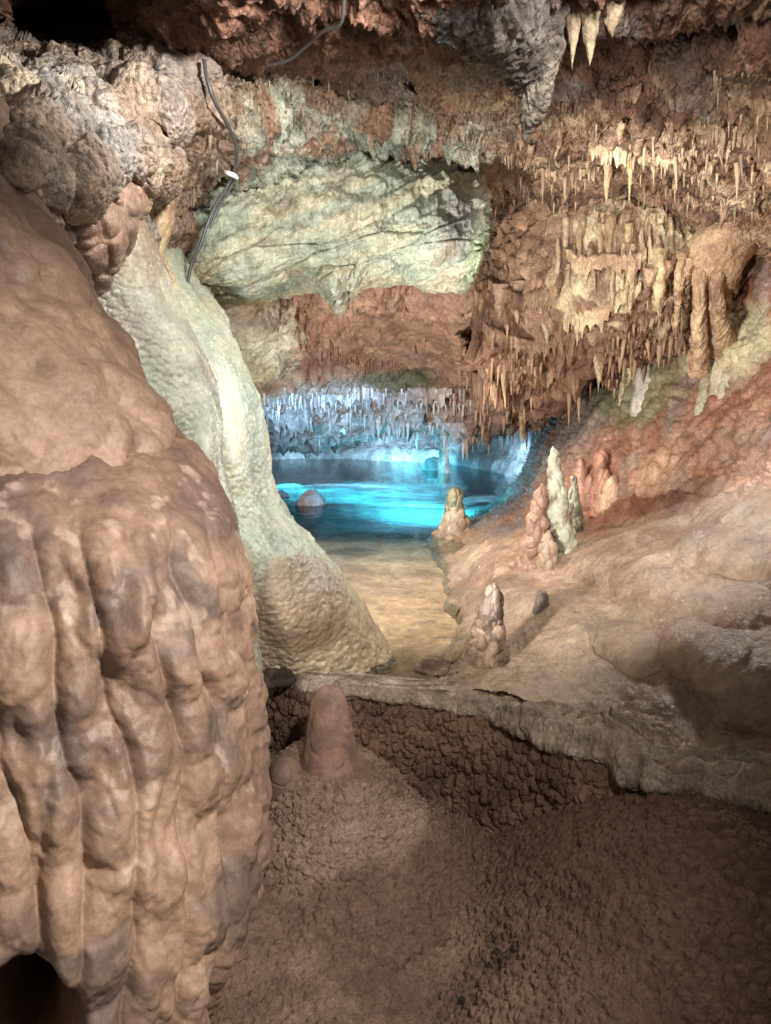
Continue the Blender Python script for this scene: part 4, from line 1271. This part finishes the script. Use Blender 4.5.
cpx, cpy = CEIL[1], CEIL[2]
cD = project(CEIL[0])[2]
qx, qy, _ = project(CEIL[0])


def ceil_depth(x, y, r=7):
    m = (np.abs(qx - x) < r) & (np.abs(qy - y) < r)
    return float(np.percentile(cD[m], 20)) if m.any() else 2.8


def cable_pts(pix, off=.03):
    ds = np.array([ceil_depth(x, y) for x, y in pix])
    ds = np.where(np.array(pix)[:, 1] > 185, np.minimum(ds, 2.98), ds)
    ds = np.convolve(np.pad(ds, 1, 'edge'), [.25, .5, .25], 'valid') - off
    return [P(x, y, d) for (x, y), d in zip(pix, ds)]


def plain(name, V, mat, parent):
    o = grid_mesh(name, V, np.ones_like(V) * .1, mat, wrap=True)
    return adopt(o, parent)


p1 = cable_pts([(346, -30), (344, 2), (340, 24), (322, 32), (306, 46), (288, 60), (262, 66), (246, 66)])
r1 = empty('cable', p1[0])
tag(r1, 'dark cable curving along the rusty ceiling down from the top edge', 'cable')
plain('sheath', rope_grid(p1, [.006] * len(p1), 12, 200), CAB, r1)
p2 = cable_pts([(204, 60), (207, 78), (214, 100), (226, 122), (235, 142), (237, 160), (232, 176), (226, 188), (214, 208), (206, 228), (200, 246), (191, 266), (187, 290)], .05)
r2 = empty('cable', p2[0])
tag(r2, 'dark cable with white tie hanging down the pitted rock towards the pale column', 'cable')
plain('sheath', rope_grid(p2, [.0065] * len(p2), 12, 260), CAB, r2)
t0 = p2[6]
V = rope_grid([t0 + [-.022, -.012, .012], t0 + [-.008, -.02, .004], t0 + [.012, -.018, -.003], t0 + [.022, -.006, -.01]], [.006, .009, .009, .006], 14, 30)
plain('cable_tie', V, TIE, r2)
p3 = [p + np.array([.012, .012, 0]) for p in p2[6:10]]
plain('sheath', rope_grid(p3, [.0055] * len(p3), 12, 80), CAB, r2)


# ------------------------------------------------------------------ stalactites, each one an object
def tip_mesh(seed, mat, lump, nu=18, nv=30, name='stalactite'):
    r = np.random.default_rng(seed)
    t = np.linspace(0, 1, nv)
    kind = seed % 4
    rad = [(1 - t) ** .8, (1 - t ** 1.6) ** 1.0, (1 - t) ** 1.3 * .9 + .12 * (1 - t), .55 * (1 - t ** 3) + .45 * (1 - t) ** 3][kind]
    rad = .95 * rad + .02 * (1 - t)
    th = np.linspace(0, 2 * math.pi, nu, endpoint=False)
    V = np.zeros((nv, nu, 3))
    bend = r.normal(0, .12, 2)
    V[..., 0] = rad[:, None] * np.cos(th) + bend[0] * t[:, None] ** 2
    V[..., 1] = rad[:, None] * np.sin(th) + bend[1] * t[:, None] ** 2
    V[..., 2] = -t[:, None] * 4
    k = fbm(V + seed * 7.3, .9, 3, seed) + .7 * knobs(V * [1, 1, .6] + seed * 3.1, 1.3, seed)
    V[..., :2] *= (1 + lump * k)[..., None]
    V[..., 2] /= 4
    return V


def make_sets():
    specs = {
        'fringe': dict(src=CHAM, poly=(252, 475, 388, 438), n=105, L=(9, 26), R=(1.3, 3.2), mat=drip_mat('whitish_dripstone', C(206, 196, 190)), lab='short whitish stalactite in the blue lit fringe hanging over the far pool', grp='whitish stalactites of the fringe over the pool'),
        'brown': dict(src=CHAM, poly=(455, 580, 345, 440), n=62, L=(9, 26), R=(1.4, 3.4), mat=drip_mat('tan_dripstone', C(186, 140, 108)), lab='tan stalactite hanging from the low brown roof above the right part of the pool', grp='tan stalactites of the low brown roof'),
        'roof': dict(src=CHAM, poly=(290, 480, 300, 385), n=12, L=(9, 22), R=(1.6, 3.6), mat=drip_mat('reddish_dripstone', C(146, 112, 94)), lab='reddish stalactite on the red roof slope behind the green block', grp='reddish stalactites of the red roof slope'),
        'drapery': dict(src=None, poly=(484, 690, 285, 392), n=66, L=(10, 34), R=(1.4, 3.4), mat=drip_mat('cream_brown_dripstone', C(190, 152, 114)), lab='cream brown stalactite along the ragged lower edge of the drapery mass', grp='stalactites along the lower edge of the drapery'),
        'ceil': dict(src=CEIL, poly=(490, 771, 95, 205), n=42, L=(10, 30), R=(1.5, 3.2), mat=drip_mat('cream_dripstone', C(190, 156, 118)), lab='cream stalactite on the crusted ceiling above the drapery mass', grp='cream stalactites of the ceiling above the drapery'),
    }
    V = bpy.data.objects['flowstone_drapery']
    me = V.data
    co = np.empty(len(me.vertices) * 3, np.float32)
    me.vertices.foreach_get('co', co)
    dv = co.reshape(-1, 3).astype(float)
    specs['drapery']['src'] = (dv,) + project(dv)[:2]
    extra = []
    for si, (key, s) in enumerate(specs.items()):
        pts = s['src'][0].reshape(-1, 3)
        px, py, d = project(pts)
        x0, x1, y0, y1 = s['poly']
        m = (px > x0) & (px < x1) & (py > y0) & (py < y1)
        if key == 'fringe':
            m &= py > 386 + 26 * np.abs((px - 380) / 130.) ** 2 * 0
        if key == 'ceil':
            m &= py > 205 - .62 * (px - 490) * .45 - 20
        idx = np.nonzero(m)[0]
        meshes = []
        for v in range(9):
            g = tip_mesh(100 * si + v, s['mat'], .35)
            nv, nu = g.shape[:2]
            i = np.arange(nv * nu).reshape(nv, nu)
            i = np.concatenate([i, i[:, :1]], 1)
            q = np.stack([i[:-1, :-1], i[:-1, 1:], i[1:, 1:], i[1:, :-1]], -1).reshape(-1, 4)[:, ::-1]
            meshes.append((raw_mesh('stalactite', g.reshape(-1, 3), q, None, s['mat'], link=False), g, q))
        # choose spots: favour local low points, spread out
        cand = rng.choice(idx, min(len(idx), 6000), replace=False)
        taken = []
        sep = {'fringe': 3.4, 'brown': 3.4, 'roof': 9, 'drapery': 4.2, 'ceil': 7}[key]
        sc = rng.random(len(cand)) + 1.3 * fbm(pts[cand] * [1, .6, .6], 2.6, 3, 5 + si) + .012 * (py[cand] - y0) * (key in ('fringe', 'brown', 'drapery'))
        for c in cand[np.argsort(-sc)]:
            if all((px[c] - a) ** 2 + ((py[c] - b) * .6) ** 2 > sep ** 2 for a, b in taken):
                taken.append((px[c], py[c]))
                u = rng.random()
                L_ = s['L'][0] * .6 + (s['L'][1] * 1.35 - s['L'][0] * .6) * u ** 2.6
                R_ = s['R'][0] + (s['R'][1] - s['R'][0]) * (.6 * u + .4 * rng.random())
                k = d[c] / F_
                if len(taken) <= s['n']:
                    o = bpy.data.objects.new('stalactite', meshes[int(rng.integers(9))][0])
                    COL.objects.link(o)
                    o.location = tuple(pts[c] + [0, .35 * R_ * k, .16 * L_ * k])
                    o.scale = (R_ * k, R_ * k, L_ * k)
                    o.rotation_euler = (rng.normal(0, .06), rng.normal(0, .06), rng.random() * 6.28)
                    tag(o, s['lab'], 'stalactite', s['grp'])
                else:
                    extra.append((pts[c], L_ * k * .55, R_ * k * .6, si))
            if len(taken) >= s['n'] * 3.2:
                break
    # the many tiniest ones as one mass
    pts = CEIL[0].reshape(-1, 3)
    px, py, d = project(pts)
    m = ((px > 190) & (px < 771) & (py > 70) & (py < 215))
    fc = rng.choice(np.nonzero(m)[0], 4200, replace=False)
    fc = fc[np.argsort(-(rng.random(len(fc)) + 1.6 * fbm(pts[fc], 3.5, 3, 91)))][:900]
    for c in fc:
        extra.append((pts[c], (3 + 14 * rng.random() ** 2.5) * d[c] / F_, rng.uniform(1, 2.4) * d[c] / F_, 9))
    vs, qs, cs, base = [], [], [], 0
    tips = [tip_mesh(900 + v, None, .3, 9, 10) for v in range(6)]
    for (p, L_, R_, k) in extra:
        g = tips[int(rng.integers(6))]
        nv, nu = g.shape[:2]
        i = np.arange(nv * nu).reshape(nv, nu)
        i = np.concatenate([i, i[:, :1]], 1)
        q = np.stack([i[:-1, :-1], i[:-1, 1:], i[1:, 1:], i[1:, :-1]], -1).reshape(-1, 4)[:, ::-1]
        vs.append(g.reshape(-1, 3) * [R_, R_, L_] + p + [0, 0, .008])
        qs.append(q + base)
        base += nv * nu
        cc = [C(200, 192, 188), C(180, 136, 106), C(166, 110, 84), C(180, 142, 106), C(206, 170, 124)][k] if k < 5 else mix(np.array([CREAM * .6]), C(128, 98, 78), np.array([rng.random() ** .5]))[0]
        cs.append(np.broadcast_to(cc * rng.uniform(.7, 1.15), (nv * nu, 3)))
    o = raw_mesh('stalactite_fuzz', np.concatenate(vs), np.concatenate(qs), np.concatenate(cs), M_DRY)
    o['kind'] = 'stuff'
    o['label'] = 'countless tiny drip tips all over the cave ceilings'


make_sets()

# ragged drip curtains hanging in rows
def curtain(name, pix, hpx, thick, seed, c1, c2, mat, label, lookup, sag=.02):
    ds = np.array([lookup(*q) for q in pix])
    ds = ds - .015 - .006 * ds
    top = crom_even(np.array([P(a, b, c) for (a, b), c in zip(pix, ds)]), 420)
    u = np.concatenate([[0], np.cumsum(np.linalg.norm(np.diff(top, axis=0), axis=1))])
    k = ds.mean() / F_
    q = np.stack([u / (hpx * k), 0 * u + seed * 3.7, 0 * u], -1)
    t1 = 1 - np.abs(((q[:, 0] * 1.7 + .8 * fbm(q, .8, 2, seed)) % 1) * 2 - 1)
    t2 = 1 - np.abs(((q[:, 0] * 4.3 + .8 * fbm(q, 2.2, 2, seed + 1)) % 1) * 2 - 1)
    amp = np.clip(.55 + .8 * fbm(q, .9, 3, seed + 2), .12, 1.25)
    L_ = hpx * k * amp * (.22 + .5 * t1 ** 1.5 + .38 * t2 ** 2)
    L_ *= np.clip(np.minimum(u, u[-1] - u) / (8 * k), .1, 1)
    s = np.linspace(0, 1, 46)
    sag = sag + .02 * ds.mean()
    L_ = L_ + .02 * ds.mean()
    half = thick * np.sqrt(np.clip(1 - s, 0, 1)) * (1 + .0 * s)
    rib = (.5 + .5 * t1 + .3 * t2)[:, None] * half[None]
    wav = np.stack([0 * u, .03 * fbm(q, 1.1, 3, seed + 5), 0 * u], -1)
    f = top[:, None] + wav[:, None] + np.stack([0 * rib, -rib, -s[None] * L_[:, None] + sag], -1)
    b = top[:, None] + wav[:, None] + np.stack([0 * rib, rib * .6, -s[None] * L_[:, None] + sag], -1)
    rec = np.zeros_like(f)
    rec[..., 1] = (.07 + .025 * ds.mean()) * np.clip(1 - s / .45, 0, 1)[None] ** 2 - .03 * ds.mean() * s[None] * 0
    f, b = f + rec, b + rec * 1.3
    V = np.concatenate([f, b[:, ::-1]], 1)
    n = outward(V)
    V = V + n * (.006 * fbm(V * [1, 1, .4], 22, 3, seed))[..., None]
    col = mix(np.broadcast_to(c1, V.shape), c2, .5 + 1.6 * fbm(V * [1, 1, .3], 10, 4, seed + 3))
    tag(grid_mesh(name, V, col, mat, wrap=True), label, 'curtain')


def cham_depth(x, y):
    m = (np.abs(CHQ[0] - x) < 4) & (np.abs(CHQ[1] - y) < 4)
    return float(np.percentile(CHQ[2][m], 20)) if m.any() else 8.0


CHQ = project(CHAM[0])


def edge_depth(x, y):
    a, b = drape_depth(x, y), cham_depth(x, y)
    return min(a, b) if a != 4.6 else b


# cream ribs running down the drapery and the ceiling above it
dme = bpy.data.objects['flowstone_drapery'].data
dco = np.empty(len(dme.vertices) * 3, np.float32)
dme.vertices.foreach_get('co', dco)
DRP = dco.reshape(-1, 3).astype(float)
dqx, dqy, dqd = project(DRP)


def drape_depth(x, y):
    m = (np.abs(dqx - x) < 5) & (np.abs(dqy - y) < 5)
    return float(np.percentile(dqd[m], 30)) if m.any() else 4.6


rr = np.random.default_rng(5)
TN, TD, CRM = C(176, 138, 104), C(112, 80, 60), C(206, 178, 134)
for args in [
        ([(488, 292), (505, 300), (525, 306), (545, 300), (562, 288)], 30, .035, 1, TN, TD, M_DRY, 'brown ragged drip curtain beside the end of the green block', edge_depth),
        ([(560, 318), (580, 322), (602, 316), (622, 304), (640, 296)], 34, .035, 2, CRM, TN, M_DRY, 'cream ragged drip curtain under the middle of the drapery mass', edge_depth),
        ([(604, 336), (622, 330), (642, 322), (662, 312), (680, 306)], 32, .03, 3, TN, TD, M_DRY, 'dark brown drip curtain just above the grey ridge of the orange wall', edge_depth),
        ([(482, 334), (505, 344), (530, 352), (556, 346), (578, 338)], 32, .04, 4, TN, TD, M_DRY, 'tan drip curtain in the middle row left of the golden curtains', edge_depth),
        ([(470, 386), (492, 394), (514, 396), (536, 388), (558, 374)], 32, .045, 5, TN, TD, M_DRY, 'tan drip curtain forming the lowest row of the brown roof over the pool bank', edge_depth),
        ([(566, 262), (590, 268), (618, 266), (646, 262)], 30, .02, 6, CRM, TN, M_DRY, 'cream frilled curtain across the face of the drapery mass', edge_depth),
        ([(262, 398), (285, 402), (310, 404), (335, 400), (360, 396)], 26, .05, 7, C(196, 192, 190), C(150, 138, 132), M_DRY, 'whitish drip curtain, upper row of the fringe nearest the pale column', cham_depth),
        ([(268, 418), (292, 424), (318, 424), (345, 420), (368, 414)], 28, .05, 8, C(200, 198, 196), C(150, 142, 138), M_DRY, 'whitish drip curtain reaching lowest towards the water beside the pale column', cham_depth),
        ([(352, 394), (376, 398), (402, 400), (428, 398), (452, 396)], 24, .05, 9, C(196, 188, 184), C(150, 128, 116), M_DRY, 'whitish drip curtain in the middle of the fringe over the blue pool', cham_depth),
        ([(380, 412), (404, 412), (428, 410), (452, 412), (474, 412)], 24, .05, 10, C(196, 190, 188), C(150, 132, 120), M_DRY, 'pale drip curtain hanging just above the slim column in the pool', cham_depth),
        ([(330, 352), (350, 362), (374, 368), (402, 366)], 16, .05, 11, C(150, 112, 90), C(120, 86, 66), M_DRY, 'reddish low drip curtain on the red roof slope', cham_depth),
        ([(498, 160), (520, 166), (546, 172), (572, 172), (600, 178)], 22, .02, 12, C(190, 160, 122), TD, M_DRY, 'tan frilled ceiling curtain running from the green block above the dark hollow', lambda x, y: ceil_depth(x, y, 5)),
        ([(586, 150), (612, 156), (640, 158), (668, 164), (696, 172)], 28, .02, 13, CRM, TN, M_DRY, 'cream frilled ceiling curtain above the drapery mass', lambda x, y: ceil_depth(x, y, 5)),
        ([(664, 128), (690, 132), (716, 138), (744, 140), (775, 138)], 28, .02, 14, C(190, 160, 122), TD, M_DRY, 'tan frilled ceiling curtain nearest the edge of the picture above the dripstone columns', lambda x, y: ceil_depth(x, y, 5)),
        ([(556, 112), (584, 112), (612, 106), (640, 100)], 22, .02, 15, C(176, 142, 110), TD, M_DRY, 'brown frilled ceiling curtain behind the thick stalactites of the top edge', lambda x, y: ceil_depth(x, y, 5))]:
    curtain('drip_curtain', *args)
for k in range(30):
    on_drape = k < 16
    if on_drape:
        x = 556 + 8.6 * k + rr.uniform(-3, 3)
        y0 = 212 + rr.uniform(0, 34)
        y1 = y0 + rr.uniform(40, 96)
        lean = rr.uniform(-6, 4)
    else:
        x = 520 + (k - 16) * 18 + rr.uniform(-6, 6)
        y0 = 108 + rr.uniform(0, 66)
        y1 = y0 + rr.uniform(22, 46)
        lean = -rr.uniform(4, 16)
    ts = np.linspace(0, 1, 6)
    pix = [(x + lean * t + 1.5 * math.sin(5 * t + k), y0 + (y1 - y0) * t) for t in ts]
    dd = np.array([drape_depth(*q) if on_drape else ceil_depth(*q, r=5) for q in pix])
    dd = np.convolve(np.pad(dd, 2, 'edge'), np.ones(5) / 5, 'valid') - .01
    dd[-1] = dd[-2] + .01
    rad = np.array([.4, 1, .9, .75, .5, .1]) * rr.uniform(1.6, 3.6) * dd.mean() / F_
    V = rope_grid([P(a, b, c) for (a, b), c in zip(pix, dd)], rad, 26, 130, .012, 70 + k, 20, .2)
    ca = C(206, 178, 132) if on_drape else C(190, 158, 118)
    tag(grid_mesh('dripstone_rib', V, mix(np.broadcast_to(ca * rr.uniform(.75, 1.1), V.shape), C(140, 104, 78), .35 + 1.4 * fbm(V * [1, 1, .5], 12, 3, k)), M_WET, wrap=True),
        'cream dripstone rib running down the face of the drapery mass' if on_drape else 'slanting cream dripstone rib on the crusted ceiling above the drapery', 'dripstone rib',
        'cream ribs on the drapery mass' if on_drape else 'cream ribs on the ceiling above the drapery')

# a few big ones that stand out
for (x, y, L_, R_, d, cc, lab) in [
        (575, -8, 72, 13, 2.25, C(196, 172, 134), 'thick cream stalactite at the top edge beside the grey curtain'),
        (592, -14, 74, 12, 2.22, C(206, 184, 142), 'knobbly yellowish stalactite at the top edge, middle of the three big ones'),
        (612, -10, 44, 14, 2.28, C(190, 164, 128), 'short broad stalactite at the top edge, farthest from the grey curtain'),
        (631, 158, 46, 3.6, 3.5, C(206, 176, 116), 'long yellow cream stalactite above the middle of the drapery mass'),
        (608, 163, 40, 4, 3.6, C(190, 156, 112), 'long cream stalactite just left of the yellow one above the drapery'),
        (655, 148, 40, 4.5, 3.4, C(186, 152, 108), 'curved cream stalactite just right of the yellow one above the drapery'),
        (630, 224, 92, 4.2, 4.22, C(200, 172, 116), 'very long cream drip ridge running down the drapery mass'),
        (611, 218, 84, 4.6, 4.26, C(186, 150, 104), 'long tan cream drip ridge beside the longest one on the drapery'),
        (660, 250, 66, 10, 4.05, C(212, 182, 130), 'broad cream stalactite at the end of the drapery beside the dripstone columns'),
        (518, 282, 42, 9, 5.1, C(186, 150, 122), 'fat pinkish grey stalactite hanging beside the end of the green block'),
        (500, 285, 34, 8, 5.1, C(176, 140, 114), 'fat grey brown stalactite closest to the end of the green block'),
        (548, 300, 44, 9, 4.95, C(210, 192, 160), 'pale ribbed stalactite hanging low left of the drapery'),
        (436, 414, 34, 6, 10.4, C(206, 200, 198), 'thick white stalactite beside the slim column over the pool'),
        (522, 408, 36, 3, 7.4, C(206, 170, 100), 'thin golden stalactite hanging alone in front of the far bank'),
        (600, 350, 38, 6, 5.0, C(196, 168, 130), 'cream pointed stalactite under the drapery above the golden curtains')]:
    g = tip_mesh(int(x) * 3 + 1, None, .4, 40, 90)
    k = d / F_
    V = g * [R_ * k, R_ * k, L_ * k] + P(x, y, d)
    col = mix(np.broadcast_to(cc, V.shape), cc * .62, .35 + 1.3 * fbm(V, 14, 3, int(x)))
    tag(grid_mesh('stalactite', V, col, M_DRY, wrap=True, uv_flip=True), lab, 'stalactite')


# ------------------------------------------------------------------ hidden cave lamps, added unseen spots, dim even background, camera
def lamp(name, kind, loc, target, power, color, size=.08, angle=90, blend=.6):
    l = bpy.data.lights.new(name, kind)
    l.energy = power
    l.color = color
    l.shadow_soft_size = size
    if kind == 'SPOT':
        l.spot_size = math.radians(angle)
        l.spot_blend = blend
    o = bpy.data.objects.new(name, l)
    COL.objects.link(o)
    o.location = tuple(loc)
    if target is not None:
        from mathutils import Vector
        dv = Vector(tuple(np.array(target) - np.array(loc)))
        o.rotation_euler = dv.to_track_quat('-Z', 'Y').to_euler()
    return o


COOL = (.94, 1.0, .98)
WARM = (1.0, .86, .70)
NEUT = (1.0, .95, .88)
BLUE = (.06, .72, 1.0)
# 1: floodlight tucked behind the big flowstone, shining up at column, block and ceiling
lamp('flood_lamp', 'SPOT', P(252, 740, 1.8), P(350, 228, 3.4), 98, COOL, .06, 46, .9)
lamp('floor_lamp', 'SPOT', P(225, 620, 2.45), P(520, 600, 4.2), 24, NEUT, .05, 100, .6)
# 2: unseen spot added behind the column to light the chamber roof
lamp('chamber_fill', 'SPOT', P(230, 560, 3.95), P(440, 320, 6.2), 70, NEUT, .1, 130, .6)
# 3: unseen spots for pool bed, column, chamber, right wall and slope
lamp('shelf_fill', 'SPOT', P(338, 297, 4.4), P(395, 565, 5.2), 165, WARM, .08, 120, .6)  # added behind the block to brighten the shallow pool bed
lamp('column_fill', 'SPOT', P(560, 330, 3.5), P(245, 470, 3.0), 40, COOL, .08, 60, .7)  # added in open air to light the pale column
lamp('chamber_fill', 'SPOT', P(256, 520, 4.5), P(420, 352, 7.2), 190, NEUT, .1, 74, .9)  # second spot added to lift the dim chamber roof
lamp('wall_spot', 'SPOT', P(256, 600, 2.1), P(690, 330, 4.2), 215, NEUT, .06, 84, .9)
lamp('wall_spot', 'SPOT', P(540, 165, 2.8), P(690, 410, 4.4), 40, NEUT, .08, 120, .7)  # extra spot added in mid-air to brighten the right wall
lamp('slope_fill', 'SPOT', P(655, 335, 3.75), P(650, 630, 3.1), 30, NEUT, .08, 110, .7)  # added in mid-air to raise wet glints on the slope
# 4: blue underwater and shore lamps, plus unseen mid-air spots added for pool colour
lamp('pool_spot', 'SPOT', plane_pt(np.array(385.), np.array(476.), .40) + [0, 0, .8], plane_pt(np.array(385.), np.array(476.), .40) + [0, 0, -.5], 270, BLUE, .05, 150, .8)
lamp('pool_spot', 'SPOT', plane_pt(np.array(436.), np.array(494.), .40) + [0, 0, .75], plane_pt(np.array(436.), np.array(494.), .40) + [0, 0, -.5], 170, BLUE, .05, 140, .8)
lamp('pool_spot', 'SPOT', plane_pt(np.array(400.), np.array(512.), .40) + [0, 0, .6], plane_pt(np.array(400.), np.array(500.), .40) + [0, 0, -.5], 26, (.2, .65, 1.), .05, 140, .8)
lamp('pool_spot', 'SPOT', plane_pt(np.array(415.), np.array(480.), .40) + [0, .3, -.06], plane_pt(np.array(415.), np.array(480.), .40) + [0, .25, -1.1], 90, BLUE, .12, 140, .6)
lamp('pool_spot', 'SPOT', plane_pt(np.array(285.), np.array(468.), .40) + [0, .3, -.06], plane_pt(np.array(285.), np.array(468.), .40) + [0, .3, -1.0], 50, BLUE, .12, 120, .7)
lamp('pool_spot', 'SPOT', plane_pt(np.array(300.), np.array(470.), .40) + [0, 0, .35], plane_pt(np.array(300.), np.array(470.), .40) + [0, 0, -.5], 90, BLUE, .05, 130, .6)
lamp('pool_spot', 'SPOT', plane_pt(np.array(345.), np.array(496.), .40) + [0, 0, .8], plane_pt(np.array(345.), np.array(496.), .40) + [0, 0, -.5], 70, (.1, .62, .95), .05, 155, .7)
lamp('pool_spot', 'SPOT', plane_pt(np.array(395.), np.array(466.), .40) + [0, 0, .6], plane_pt(np.array(395.), np.array(466.), .40) + [0, 0, -.5], 170, (.1, .66, .98), .05, 158, .7)
lamp('shore_lamp', 'SPOT', P(258, 462, 6.6), P(375, 418, 8.8), 150, (.25, .6, 1.0), .1, 80, .9)
lamp('bank_fill', 'SPOT', P(345, 446, 12.4), P(360, 452, 14.8), 260, (.42, .74, 1.0), .1, 150, .6)  # added in open air to brighten the far wall
lamp('bank_fill', 'SPOT', P(492, 447, 10.6), P(505, 462, 12.4), 70, (.42, .74, 1.0), .1, 150, .6)  # likewise added, brightens the low bank
# 5: unseen fill added above the viewer to light the near flowstone
lamp('passage_fill', 'SPOT', (.55, .45, 2.15), (-.46, 1.62, .68), 138, NEUT, .08, 84, 1.0)
lamp('ceiling_fill', 'SPOT', P(660, -90, 1.7), P(640, 70, 2.6), 17, NEUT, .08, 130, .8)  # added out of view to brighten the upper right ceiling
lamp('ceiling_fill', 'SPOT', P(420, -70, 1.75), P(190, 120, 2.5), 60, NEUT, .08, 120, .8)  # added out of view to brighten the upper left lumps

w = bpy.data.worlds.new('World')
S.world = w
w.use_nodes = True
w.node_tree.nodes['Background'].inputs[0].default_value = (1.0, .93, .86, 1)
w.node_tree.nodes['Background'].inputs[1].default_value = .12

cam = bpy.data.cameras.new('camera')
cam.sensor_fit = 'HORIZONTAL'
cam.sensor_width = 36
cam.lens = 36 * F_ / W_
cam.clip_start = .02
cam.clip_end = 200
co = bpy.data.objects.new('camera', cam)
COL.objects.link(co)
co.location = tuple(CAM)
co.rotation_euler = (math.pi / 2 - PITCH, 0, 0)
S.camera = co

S.view_settings.view_transform = 'Standard'
S.view_settings.look = 'None'
S.view_settings.exposure = 0.68
S.view_settings.gamma = 1.0
S.view_settings.use_curve_mapping = False
S.render.engine = 'CYCLES'
S.cycles.use_denoising = True
S.cycles.denoising_prefilter = 'NONE'
S.cycles.max_bounces = 6
S.cycles.diffuse_bounces = 3
S.cycles.transparent_max_bounces = 12
S.cycles.sample_clamp_indirect = 4
S.cycles.caustics_reflective = False
S.cycles.caustics_refractive = False
